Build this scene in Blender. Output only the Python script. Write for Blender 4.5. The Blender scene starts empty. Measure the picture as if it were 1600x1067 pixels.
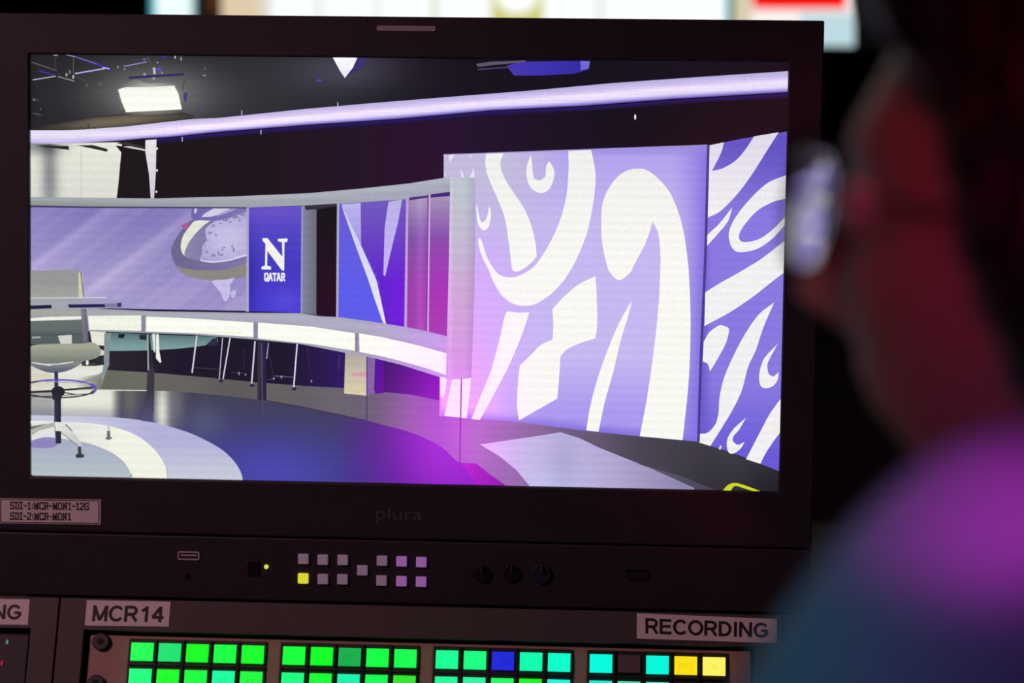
import bpy, bmesh, math, random
import numpy as np
from mathutils import Vector, Matrix
from mathutils.geometry import delaunay_2d_cdt

random.seed(7)
scene = bpy.context.scene
COL = scene.collection
W, H = 1600.0, 1067.0
Z0 = 1.12                                   # height of the screen's centre above the floor

# ------------------------------------------------------------------ camera
FPX = 70.0 / 36.0 * W
CAM = Vector((0.14740245, -1.39473092, Z0 + 0.05245284))
yaw, pit, rol = 0.05042522, -0.0714036, 0.01386161
FW = Vector((-math.sin(yaw) * math.cos(pit), math.cos(yaw) * math.cos(pit), math.sin(pit)))
_r = Vector((math.cos(yaw), math.sin(yaw), 0.0))
_u = _r.cross(FW)
RT = _r * math.cos(rol) + _u * math.sin(rol)
UP = -_r * math.sin(rol) + _u * math.cos(rol)
cam_data = bpy.data.cameras.new('camera')
cam = bpy.data.objects.new('camera', cam_data)
COL.objects.link(cam)
cam.matrix_world = Matrix(((RT.x, UP.x, -FW.x, CAM.x), (RT.y, UP.y, -FW.y, CAM.y), (RT.z, UP.z, -FW.z, CAM.z), (0, 0, 0, 1)))
cam_data.lens = 70.0
cam_data.sensor_width = 36.0
cam_data.clip_start = 0.05
cam_data.dof.use_dof = True
cam_data.dof.focus_distance = 1.385
cam_data.dof.aperture_fstop = 2.6
scene.camera = cam

# ------------------------------------------------------------------ world, exposure, added fill lamps
world = bpy.data.worlds.new('dark_room')
world.use_nodes = True
world.node_tree.nodes['Background'].inputs[0].default_value = (0.9, 0.55, 0.75, 1)
world.node_tree.nodes['Background'].inputs[1].default_value = 0.008
scene.world = world
scene.view_settings.view_transform = 'Standard'
scene.view_settings.look = 'None'
scene.view_settings.exposure = 0.0
scene.view_settings.gamma = 1.0
scene.view_settings.use_curve_mapping = False
scene.cycles.use_denoising = True
scene.cycles.caustics_refractive = False
scene.cycles.caustics_reflective = False


def lamp(name, kind, loc, target, color, power, size=0.3, angle=40, blend=0.6):
    d = bpy.data.lights.new(name, kind)
    d.color = color
    d.energy = power
    if kind == 'AREA':
        d.size = size
    if kind == 'SPOT':
        d.spot_size = math.radians(angle)
        d.spot_blend = blend
        d.shadow_soft_size = size
    o = bpy.data.objects.new(name, d)
    COL.objects.link(o)
    o.location = loc
    o.rotation_euler = (Vector(target) - Vector(loc)).to_track_quat('-Z', 'Y').to_euler()
    return o


# coloured spots added for their tint, no fixtures known: a pink wash on the desk, a red one over the
# operator's side, a magenta one behind, a blue-green one low on the left, plus warm and blue ones
lamp('desk_wash_fill', 'SPOT', (-1.25, -1.25, 2.0), (-0.02, 0.0, 0.90), (1.0, 0.50, 0.58), 46.0, 0.25, 36, 0.5)  # wash added for the desk, its cone kept off the person
lamp('red_face_fill', 'SPOT', (0.30, -2.45, 1.5), (0.31, -0.66, 1.195), (1.0, 0.012, 0.15), 25.0, 0.06, 10, 0.8)  # spot added to redden the cheek
lamp('warm_neck_fill', 'SPOT', (0.2, -2.6, 1.0), (0.34, -0.68, 1.09), (1.0, 0.62, 0.38), 1.3, 0.06, 8, 0.9)  # spot added to warm the lower face and neck
lamp('magenta_shoulder_fill', 'SPOT', (0.62, -2.25, 1.65), (0.2570, -0.826, 1.0935), (0.95, 0.06, 1.0), 82.0, 0.01, 3.0, 1.0)  # narrow spot added for the highlight on the shoulder
lamp('blue_green_fill', 'SPOT', (-0.9, -1.25, 1.0), (0.21, -0.79, 1.045), (0.10, 0.78, 0.82), 8.5, 0.04, 8, 1.0)  # added, stands in for the light of the green buttons
lamp('blue_shoulder_fill', 'SPOT', (-0.2, -2.3, 1.7), (0.25, -0.80, 1.05), (0.33, 0.05, 1.0), 14.0, 0.08, 9, 0.9)  # added, stands in for the screen's blue light on the shoulder


def ray(px, py):
    return FW + RT * ((px - W / 2) / FPX) - UP * ((py - H / 2) / FPX)


def on_plane(px, py, p0, n):
    d = ray(px, py)
    t = (Vector(p0) - CAM).dot(n) / d.dot(n)
    return CAM + d * t


def at_depth(px, py, dep):
    return CAM + ray(px, py) * dep


def on_y(px, py, y):
    return on_plane(px, py, (0, y, 0), Vector((0, 1, 0)))


# ------------------------------------------------------------------ materials
def lin(c):
    c = c / 255.0
    return c / 12.92 if c <= 0.04045 else ((c + 0.055) / 1.055) ** 2.4


def rgb(r, g, b):
    return (lin(r), lin(g), lin(b), 1.0)


def principled(name, color, rough=0.5, metal=0.0, spec=0.5, noise=0.0, nscale=60.0, bump=0.0, bscale=300.0, emit=None, estr=0.0):
    m = bpy.data.materials.new(name)
    m.use_nodes = True
    nt = m.node_tree
    b = nt.nodes['Principled BSDF']
    b.inputs['Base Color'].default_value = color
    b.inputs['Roughness'].default_value = rough
    b.inputs['Metallic'].default_value = metal
    b.inputs['Specular IOR Level'].default_value = spec
    tc = nt.nodes.new('ShaderNodeTexCoord')
    if noise > 0:
        n = nt.nodes.new('ShaderNodeTexNoise')
        n.inputs['Scale'].default_value = nscale
        n.inputs['Detail'].default_value = 5.0
        nt.links.new(tc.outputs['Object'], n.inputs['Vector'])
        mx = nt.nodes.new('ShaderNodeMix')
        mx.data_type = 'RGBA'
        mx.inputs[6].default_value = tuple(c * (1 - noise) for c in color[:3]) + (1,)
        mx.inputs[7].default_value = tuple(min(1, c * (1 + noise)) for c in color[:3]) + (1,)
        nt.links.new(n.outputs['Fac'], mx.inputs[0])
        nt.links.new(mx.outputs[2], b.inputs['Base Color'])
    if bump > 0:
        n2 = nt.nodes.new('ShaderNodeTexNoise')
        n2.inputs['Scale'].default_value = bscale
        n2.inputs['Detail'].default_value = 4.0
        nt.links.new(tc.outputs['Object'], n2.inputs['Vector'])
        bp = nt.nodes.new('ShaderNodeBump')
        bp.inputs['Strength'].default_value = bump
        bp.inputs['Distance'].default_value = 0.001
        nt.links.new(n2.outputs['Fac'], bp.inputs['Height'])
        nt.links.new(bp.outputs['Normal'], b.inputs['Normal'])
    if emit is not None:
        b.inputs['Emission Color'].default_value = emit
        b.inputs['Emission Strength'].default_value = estr
    return m


def picture_material(name, grain=0.07, bands=0.025):
    """a lit display: the picture's colours are what the panel gives off, with pixel grain and scan bands"""
    m = bpy.data.materials.new(name)
    m.use_nodes = True
    nt = m.node_tree
    b = nt.nodes['Principled BSDF']
    b.inputs['Base Color'].default_value = (0.004, 0.004, 0.005, 1)
    b.inputs['Roughness'].default_value = 0.35
    b.inputs['Specular IOR Level'].default_value = 0.2
    at = nt.nodes.new('ShaderNodeAttribute')
    at.attribute_name = 'pic'
    tc = nt.nodes.new('ShaderNodeTexCoord')
    n = nt.nodes.new('ShaderNodeTexNoise')
    n.inputs['Scale'].default_value = 900.0
    n.inputs['Detail'].default_value = 2.0
    nt.links.new(tc.outputs['Object'], n.inputs['Vector'])
    mr = nt.nodes.new('ShaderNodeMapRange')
    mr.inputs['From Min'].default_value = 0.25
    mr.inputs['From Max'].default_value = 0.75
    mr.inputs['To Min'].default_value = 1.02 - grain
    mr.inputs['To Max'].default_value = 1.02 + grain
    nt.links.new(n.outputs['Fac'], mr.inputs['Value'])
    wv = nt.nodes.new('ShaderNodeTexWave')
    wv.wave_type = 'BANDS'
    wv.bands_direction = 'Z'
    wv.inputs['Scale'].default_value = 52.0
    wv.inputs['Distortion'].default_value = 0.0
    nt.links.new(tc.outputs['Object'], wv.inputs['Vector'])
    mr2 = nt.nodes.new('ShaderNodeMapRange')
    mr2.inputs['To Min'].default_value = 1.0 - bands
    mr2.inputs['To Max'].default_value = 1.0 + bands
    nt.links.new(wv.outputs['Fac'], mr2.inputs['Value'])
    mu = nt.nodes.new('ShaderNodeMath')
    mu.operation = 'MULTIPLY'
    nt.links.new(mr.outputs[0], mu.inputs[0])
    nt.links.new(mr2.outputs[0], mu.inputs[1])
    nt.links.new(at.outputs['Color'], b.inputs['Emission Color'])
    nt.links.new(mu.outputs[0], b.inputs['Emission Strength'])
    return m


M = {}
M['bezel'] = principled('black_bezel_plastic', (0.022, 0.018, 0.027, 1), 0.55, noise=0.25, nscale=40, bump=0.15, bscale=900)
M['bezel_gloss'] = principled('black_trim', (0.012, 0.011, 0.013, 1), 0.3)
M['recess'] = principled('dark_recess', (0.006, 0.006, 0.007, 1), 0.8)
M['lamp_bar'] = principled('unlit_tally_plastic', (0.42, 0.38, 0.40, 1), 0.45)
M['brand'] = principled('grey_print', (0.095, 0.085, 0.11, 1), 0.5)
M['key_grey'] = principled('translucent_key', (0.55, 0.50, 0.58, 1), 0.5, emit=rgb(96, 80, 104), estr=0.55)  # faint emission added to brighten the grey caps
M['key_magenta_glow'] = principled('magenta_glow_key', (0.55, 0.48, 0.60, 1), 0.5, emit=rgb(130, 72, 150), estr=0.75)  # grey caps too; the magenta glow on them is painted as emission
M['key_yellow'] = principled('yellow_lit_key', (0.5, 0.5, 0.1, 1), 0.5, emit=rgb(208, 206, 40), estr=1.0)
M['led_green'] = principled('green_led', (0.3, 0.4, 0.1, 1), 0.4, emit=rgb(215, 220, 70), estr=1.0)
M['led_teal'] = principled('teal_led', (0.1, 0.3, 0.25, 1), 0.4, emit=rgb(60, 130, 105), estr=0.8)
M['led_red'] = principled('red_led', (0.3, 0.02, 0.05, 1), 0.4, emit=rgb(120, 8, 40), estr=0.9)
M['metal'] = principled('bright_metal', (0.70, 0.60, 0.66, 1), 0.3, metal=0.15)
M['paper'] = principled('white_sticker', (0.80, 0.78, 0.78, 1), 0.6, noise=0.06, nscale=300)
M['ink'] = principled('black_ink', (0.012, 0.010, 0.012, 1), 0.6)
M['console'] = principled('console_laminate', (0.068, 0.056, 0.056, 1), 0.6, noise=0.2, nscale=30, bump=0.1, bscale=500)
M['hood'] = principled('black_hood', (0.012, 0.010, 0.011, 1), 0.7, noise=0.2, nscale=30)
M['console_edge'] = principled('console_joint', (0.02, 0.018, 0.018, 1), 0.7)
M['plate'] = principled('panel_plate', (0.40, 0.23, 0.20, 1), 0.5, noise=0.12, nscale=50, bump=0.08, bscale=700)
M['housing'] = principled('key_housing', (0.014, 0.014, 0.013, 1), 0.5)
M['screw'] = principled('black_screw', (0.03, 0.028, 0.028, 1), 0.45)
M['knob_blue'] = principled('dark_blue_knob', (0.016, 0.014, 0.05, 1), 0.5)
M['key_off'] = principled('unlit_key', (0.16, 0.12, 0.12, 1), 0.55)
M['caption'] = principled('key_caption', (0.0, 0.03, 0.01, 1), 0.6)
M['wall'] = principled('dark_wall_paint', (0.02, 0.018, 0.02, 1), 0.9, noise=0.2, nscale=8)
M['floor'] = principled('dark_carpet', (0.03, 0.028, 0.032, 1), 0.95, noise=0.3, nscale=90, bump=0.4, bscale=400)
M['picture'] = picture_material('studio_feed')
M['tiles'] = picture_material('multiviewer_feed', 0.02, 0.0)
M['skin'] = principled('skin', (0.50, 0.32, 0.25, 1), 0.55, noise=0.12, nscale=45, bump=0.2, bscale=500)
M['hair'] = principled('dark_hair', (0.012, 0.010, 0.009, 1), 0.45, bump=0.8, bscale=260)
M['shirt'] = principled('shirt_cotton', (0.34, 0.33, 0.38, 1), 0.85, noise=0.12, nscale=120, bump=0.4, bscale=800)
M['trousers'] = principled('dark_trousers', (0.03, 0.03, 0.04, 1), 0.9, bump=0.3, bscale=700)
M['shoe'] = principled('black_shoe', (0.015, 0.014, 0.014, 1), 0.4)
M['glasses'] = principled('dark_spectacle_frame', (0.015, 0.013, 0.014, 1), 0.3)
M['chair_black'] = principled('chair_black', (0.02, 0.02, 0.022, 1), 0.6)
M['eye'] = principled('eye_white', (0.7, 0.68, 0.66, 1), 0.2)
M['iris'] = principled('dark_iris', (0.03, 0.015, 0.01, 1), 0.2)
M['lips'] = principled('lips', (0.36, 0.16, 0.14, 1), 0.5)


def glass_material():
    m = bpy.data.materials.new('spectacle_lens')
    m.use_nodes = True
    b = m.node_tree.nodes['Principled BSDF']
    b.inputs['Base Color'].default_value = (0.93, 0.95, 0.97, 1)
    b.inputs['Roughness'].default_value = 0.0
    b.inputs['IOR'].default_value = 1.52
    b.inputs['Transmission Weight'].default_value = 1.0
    return m


M['lens'] = glass_material()


# ------------------------------------------------------------------ object helpers
def tag(o, label=None, cat=None, group=None, kind=None):
    if label: o['label'] = label
    if cat: o['category'] = cat
    if group: o['group'] = group
    if kind: o['kind'] = kind
    return o


def empty(name, loc=(0, 0, 0), label=None, cat=None, group=None):
    o = bpy.data.objects.new(name, None)
    o.empty_display_size = 0.05
    COL.objects.link(o)
    o.location = loc
    return tag(o, label, cat, group)


def link(name, me, mat, parent=None, smooth=False):
    """link a mesh given in world coordinates; under a parent Empty it is moved into the parent's frame"""
    if mat is not None and len(me.materials) == 0:
        me.materials.append(mat)
    o = bpy.data.objects.new(name, me)
    COL.objects.link(o)
    if smooth:
        me.polygons.foreach_set('use_smooth', [True] * len(me.polygons))
    if parent is not None:
        o.parent = parent
        base = Vector((0, 0, 0))
        p = parent
        while p is not None:
            base += Vector(p.location)
            p = p.parent
        me.transform(Matrix.Translation(-base))
    me.update()
    return o


def obj(name, bm, mat, parent=None, smooth=False):
    me = bpy.data.meshes.new(name)
    bmesh.ops.recalc_face_normals(bm, faces=bm.faces[:])
    bm.to_mesh(me)
    bm.free()
    return link(name, me, mat, parent, smooth)


IDENT = Matrix.Identity(4)


def add_box(bm, lo, hi, mtx=IDENT, bevel=0.0, seg=2):
    lo = Vector(lo); hi = Vector(hi)
    r = bmesh.ops.create_cube(bm, size=1.0)
    vs = r['verts']
    c = (lo + hi) / 2
    s = hi - lo
    for v in vs:
        v.co = Vector((v.co.x * s.x, v.co.y * s.y, v.co.z * s.z)) + c
    if bevel > 0:
        es = list({e for v in vs for e in v.link_edges})
        rb = bmesh.ops.bevel(bm, geom=es, offset=bevel, segments=seg, affect='EDGES', profile=0.5)
        vs = list({v for f in rb['faces'] for v in f.verts} | {v for v in vs if v.is_valid})
    for v in vs:
        v.co = mtx @ v.co
    return vs


def add_prism(bm, pts, y0, y1, mtx=IDENT):
    """extrude an outline given in local (x, z) from local y0 to y1"""
    a = [bm.verts.new(mtx @ Vector((p[0], y0, p[1]))) for p in pts]
    b = [bm.verts.new(mtx @ Vector((p[0], y1, p[1]))) for p in pts]
    bm.faces.new(a)
    bm.faces.new(b[::-1])
    n = len(pts)
    for i in range(n):
        bm.faces.new((a[i], b[i], b[(i + 1) % n], a[(i + 1) % n]))


def add_ring(bm, outer, inner, y0, y1, mtx=IDENT):
    """a frame between two outlines with as many points, given in local (x, z)"""
    n = len(outer)
    v = {}
    for k, pts in (('o', outer), ('i', inner)):
        for j, y in enumerate((y0, y1)):
            v[k, j] = [bm.verts.new(mtx @ Vector((p[0], y, p[1]))) for p in pts]
    for i in range(n):
        j = (i + 1) % n
        bm.faces.new((v['o', 0][i], v['o', 0][j], v['i', 0][j], v['i', 0][i]))
        bm.faces.new((v['o', 1][i], v['i', 1][i], v['i', 1][j], v['o', 1][j]))
        bm.faces.new((v['o', 0][i], v['o', 1][i], v['o', 1][j], v['o', 0][j]))
        bm.faces.new((v['i', 0][i], v['i', 0][j], v['i', 1][j], v['i', 1][i]))


def round_rect(x0, z0, x1, z1, r, n=5):
    pts = []
    for cx, cz, a0 in ((x1 - r, z1 - r, 0), (x0 + r, z1 - r, 90), (x0 + r, z0 + r, 180), (x1 - r, z0 + r, 270)):
        for k in range(n + 1):
            a = math.radians(a0 + 90.0 * k / n)
            pts.append((cx + r * math.cos(a), cz + r * math.sin(a)))
    return pts


def circle(cx, cz, r, n=24):
    return [(cx + r * math.cos(2 * math.pi * k / n), cz + r * math.sin(2 * math.pi * k / n)) for k in range(n)]


def add_tube(bm, path, rad, seg=10, closed=False):
    path = [Vector(p) for p in path]
    n = len(path)
    rads = rad if isinstance(rad, (list, tuple)) else [rad] * n
    rings = []
    ref = None
    for i, p in enumerate(path):
        if closed:
            t = (path[(i + 1) % n] - path[i - 1]).normalized()
        else:
            t = (path[min(i + 1, n - 1)] - path[max(i - 1, 0)]).normalized()
        if ref is None:
            ref = t.orthogonal().normalized()
        ref = (ref - t * ref.dot(t)).normalized()
        b = t.cross(ref)
        rings.append([bm.verts.new(p + (ref * math.cos(2 * math.pi * k / seg) + b * math.sin(2 * math.pi * k / seg)) * rads[i]) for k in range(seg)])
    m = n if closed else n - 1
    for i in range(m):
        A, B = rings[i], rings[(i + 1) % n]
        for k in range(seg):
            bm.faces.new((A[k], A[(k + 1) % seg], B[(k + 1) % seg], B[k]))
    if not closed:
        bm.faces.new(rings[0][::-1])
        bm.faces.new(rings[-1])


def text_polys(s, bold=0.0):
    """mesh of a word in the built-in sans face: (verts 2d, faces), bounding box normalised to 0..1"""
    cu = bpy.data.curves.new('word', 'FONT')
    cu.body = s
    cu.offset = bold
    cu.resolution_u = 5
    o = bpy.data.objects.new('word', cu)
    COL.objects.link(o)
    dg = bpy.context.evaluated_depsgraph_get()
    me = bpy.data.meshes.new_from_object(o.evaluated_get(dg))
    vs = np.array([v.co[:2] for v in me.vertices])
    fs = [tuple(p.vertices) for p in me.polygons]
    bpy.data.objects.remove(o)
    bpy.data.curves.remove(cu)
    bpy.data.meshes.remove(me)
    lo, hi = vs.min(0), vs.max(0)
    return (vs - lo) / (hi - lo), fs


def add_text(bm, s, quad, lift, n, bold=0.0):
    """lay a word over a quad of world points (top left, top right, bottom right, bottom left), raised along n"""
    vs, fs = text_polys(s, bold)
    tl, tr, br, bl = [Vector(q) for q in quad]
    out = []
    for u, w in vs:
        p = (bl * (1 - u) + br * u) * (1 - w) + (tl * (1 - u) + tr * u) * w
        out.append(bm.verts.new(p + n * lift))
    for f in fs:
        try:
            bm.faces.new([out[i] for i in f])
        except ValueError:
            pass


GLYPH = {   # slab letters as strokes on a 4 x 6 grid
    'S': [[(4, 5), (4, 6), (0.6, 6), (0, 5.4), (0, 3.6), (0.6, 3), (3.4, 3), (4, 2.4), (4, 0.6), (3.4, 0), (0, 0), (0, 1)]],
    'D': [[(0, 0), (3, 0), (4, 1), (4, 5), (3, 6), (0, 6)], [(0.9, 0), (0.9, 6)]],
    'I': [[(0.6, 0), (3.4, 0)], [(0.6, 6), (3.4, 6)], [(2, 0), (2, 6)]],
    '-': [[(0.6, 3), (3.4, 3)]],
    '1': [[(0.8, 0), (3.4, 0)], [(2.1, 0), (2.1, 6), (0.8, 5.2)]],
    '2': [[(0, 5), (0.6, 6), (3.4, 6), (4, 5.2), (4, 4), (0, 0.6), (0, 0), (4, 0)]],
    ':': [[(2, 0.8), (2, 1.8)], [(2, 3.6), (2, 4.6)]],
    'M': [[(0.3, 0), (0.3, 6), (2.2, 1.2), (4.1, 6), (4.1, 0)], [(-0.2, 0), (1.2, 0)], [(3.2, 0), (4.6, 0)]],
    'C': [[(4, 4.6), (4, 6), (0.8, 6), (0, 5.2), (0, 0.8), (0.8, 0), (4, 0), (4, 1.2)]],
    'R': [[(0.6, 0), (0.6, 6), (3.3, 6), (4, 5.3), (4, 3.7), (3.3, 3), (0.6, 3)], [(2.4, 3), (4.2, 0)], [(-0.1, 0), (1.3, 0)]],
    'O': [[(0.8, 0), (3.2, 0), (4, 0.8), (4, 5.2), (3.2, 6), (0.8, 6), (0, 5.2), (0, 0.8), (0.8, 0)]],
    'N': [[(0.6, 0), (0.6, 6), (3.7, 0.2), (3.7, 6)], [(-0.1, 0), (1.3, 0)], [(3, 6), (4.4, 6)]],
    'G': [[(4, 4.6), (4, 6), (0.8, 6), (0, 5.2), (0, 0.8), (0.8, 0), (4, 0), (4, 2.8), (2.4, 2.8)]],
    'Q': [[(0.8, 0), (3.2, 0), (4, 0.8), (4, 5.2), (3.2, 6), (0.8, 6), (0, 5.2), (0, 0.8), (0.8, 0)], [(2.4, 1.8), (4.2, -0.5)]],
    'A': [[(0, 0), (1.7, 6), (2.3, 6), (4, 0)], [(0.6, 2), (3.4, 2)]],
    'T': [[(0, 6), (4, 6)], [(2, 6), (2, 0)]],
}


def stroke_quads(pts, w, ext=0.45):
    out = []
    for a, b in zip(pts[:-1], pts[1:]):
        a = np.array(a, float); b = np.array(b, float)
        d = b - a
        L = np.hypot(*d)
        if L < 1e-6: continue
        d /= L
        n = np.array([-d[1], d[0]]) * w / 2
        a2 = a - d * w * ext; b2 = b + d * w * ext
        out.append([a2 + n, a2 - n, b2 - n, b2 + n])
    return out


def slab_quads(s, w=1.15, adv=5.6):
    """quads of a slab-letter word, x in 0..1 over the word, y in 0..1 over the cap height"""
    qs = []
    x = 0.0
    for ch in s:
        a = {':': 3.2, '-': 4.6, 'I': 4.6, '1': 4.6}.get(ch, adv + (0.7 if ch in 'MN' else 0.0))
        off = {':': -0.6, '-': 0.0, 'I': 0.0, '1': 0.0}.get(ch, 0.5)
        for st in GLYPH.get(ch, []):
            for q in stroke_quads(st, w):
                qs.append([(p[0] + x + off, p[1]) for p in q])
        x += a
    return [[(p[0] / x, p[1] / 6.0) for p in q] for q in qs]


def arc(cx, cy, rx, ry, a0, a1, n=10):
    return [(cx + rx * math.cos(math.radians(a0 + (a1 - a0) * k / n)), cy + ry * math.sin(math.radians(a0 + (a1 - a0) * k / n))) for k in range(n + 1)]


# heavy sans capitals as strokes, cap height 6 to the stroke centre lines' ends; (advance, strokes)
SANS = {
    'M': (6.0, [[(0.5, 0), (0.5, 6)], [(0.5, 5.7), (2.7, 0.4), (4.9, 5.7)], [(4.9, 6), (4.9, 0)]]),
    'C': (5.75, [arc(2.75, 3, 2.3, 2.55, 42, 318, 18)]),
    'R': (5.5, [[(0.5, 0), (0.5, 6)], [(0.5, 5.55), (2.6, 5.55)] + arc(2.6, 4.15, 1.6, 1.4, 90, -90, 10) + [(0.5, 2.75)], [(2.4, 2.75), (3.1, 2.2), (4.5, 0.1)]]),
    '1': (4.4, [[(2.6, 0), (2.6, 5.9)], [(2.6, 5.6), (1.9, 4.7), (0.8, 4.2)]]),
    '4': (5.0, [[(3.3, 0), (3.3, 5.9)], [(3.3, 5.7), (0.5, 1.75), (4.5, 1.75)]]),
    'E': (5.2, [[(0.5, 0), (0.5, 6)], [(0.5, 5.5), (4.4, 5.5)], [(0.5, 3.1), (4.1, 3.1)], [(0.5, 0.5), (4.5, 0.5)]]),
    'O': (6.25, [arc(2.85, 3, 2.4, 2.55, 0, 360, 26)]),
    'D': (5.6, [[(0.5, 0), (0.5, 6)], [(0.5, 5.5), (2.0, 5.5)] + arc(2.0, 3, 2.3, 2.5, 90, -90, 14) + [(0.5, 0.5)]]),
    'I': (2.2, [[(0.75, 0), (0.75, 6)]]),
    'N': (5.6, [[(0.5, 0), (0.5, 6)], [(0.55, 5.7), (4.3, 0.3)], [(4.35, 0), (4.35, 6)]]),
    'G': (6.0, [arc(2.85, 3, 2.4, 2.55, 44, 340, 20) + [(5.1, 2.75), (3.0, 2.75)]]),
}


def sans_quads(s, w=1.1):
    qs = []
    x = 0.0
    for ch in s:
        a, sts = SANS[ch]
        for st in sts:
            for q in stroke_quads(st, w, 0.16 if len(st) > 6 else 0.02):
                qs.append([(p[0] + x, p[1]) for p in q])
        x += a
    x -= 0.7
    return [[(p[0] / x, p[1] / 6.0) for p in q] for q in qs]


def add_slab(bm, s, quad, lift, n, w=1.15, quads=None):
    tl, tr, br, bl = [Vector(q) for q in quad]
    for k, q in enumerate(quads or slab_quads(s, w)):
        vs = []
        for u, v in q:
            p = (bl * (1 - u) + br * u) * (1 - v) + (tl * (1 - u) + tr * u) * v
            vs.append(bm.verts.new(p + n * (lift + 1e-6 * (k % 7))))
        bm.faces.new(vs)

# ------------------------------------------------------------------ pictures on the displays
def np_plane(pts, y):
    """photo points -> (x, z) on the vertical plane y (numpy)"""
    p = np.asarray(pts, float)
    d = np.array(FW)[None] + np.outer((p[:, 0] - W / 2) / FPX, np.array(RT)) - np.outer((p[:, 1] - H / 2) / FPX, np.array(UP))
    t = (y - CAM.y) / d[:, 1]
    q = np.array(CAM)[None] + d * t[:, None]
    return q[:, [0, 2]]


def np_pix(xz, y):
    q = np.stack([xz[:, 0], np.full(len(xz), y), xz[:, 1]], 1) - np.array(CAM)[None]
    z = q @ np.array(FW)
    return np.stack([W / 2 + FPX * (q @ np.array(RT)) / z, H / 2 - FPX * (q @ np.array(UP)) / z], 1)


def lin_np(c):
    c = np.clip(np.asarray(c, float), 0, 255) / 255.0
    return np.where(c <= 0.04045, c / 12.92, ((c + 0.055) / 1.055) ** 2.4)


def sm(pts, n=5):
    """closed outline through the points; (x, y, 1) marks a corner, the rest are rounded (Catmull-Rom)"""
    N = len(pts)
    out = []
    for i in range(N):
        p0, p1, p2, p3 = pts[i - 1], pts[i], pts[(i + 1) % N], pts[(i + 2) % N]
        a = np.array(p1[:2], float); b = np.array(p2[:2], float)
        m1 = (b - np.array(p0[:2], float)) / 2 if len(p1) < 3 else (b - a)
        m2 = (np.array(p3[:2], float) - a) / 2 if len(p2) < 3 else (b - a)
        for k in range(n):
            t = k / n
            h = (2 * t**3 - 3 * t**2 + 1) * a + (t**3 - 2 * t**2 + t) * m1 + (-2 * t**3 + 3 * t**2) * b + (t**3 - t**2) * m2
            out.append((h[0], h[1]))
    return out


def interp(pts, x):
    a = np.array(pts, float)
    return np.interp(x, a[:, 0], a[:, 1])


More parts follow.
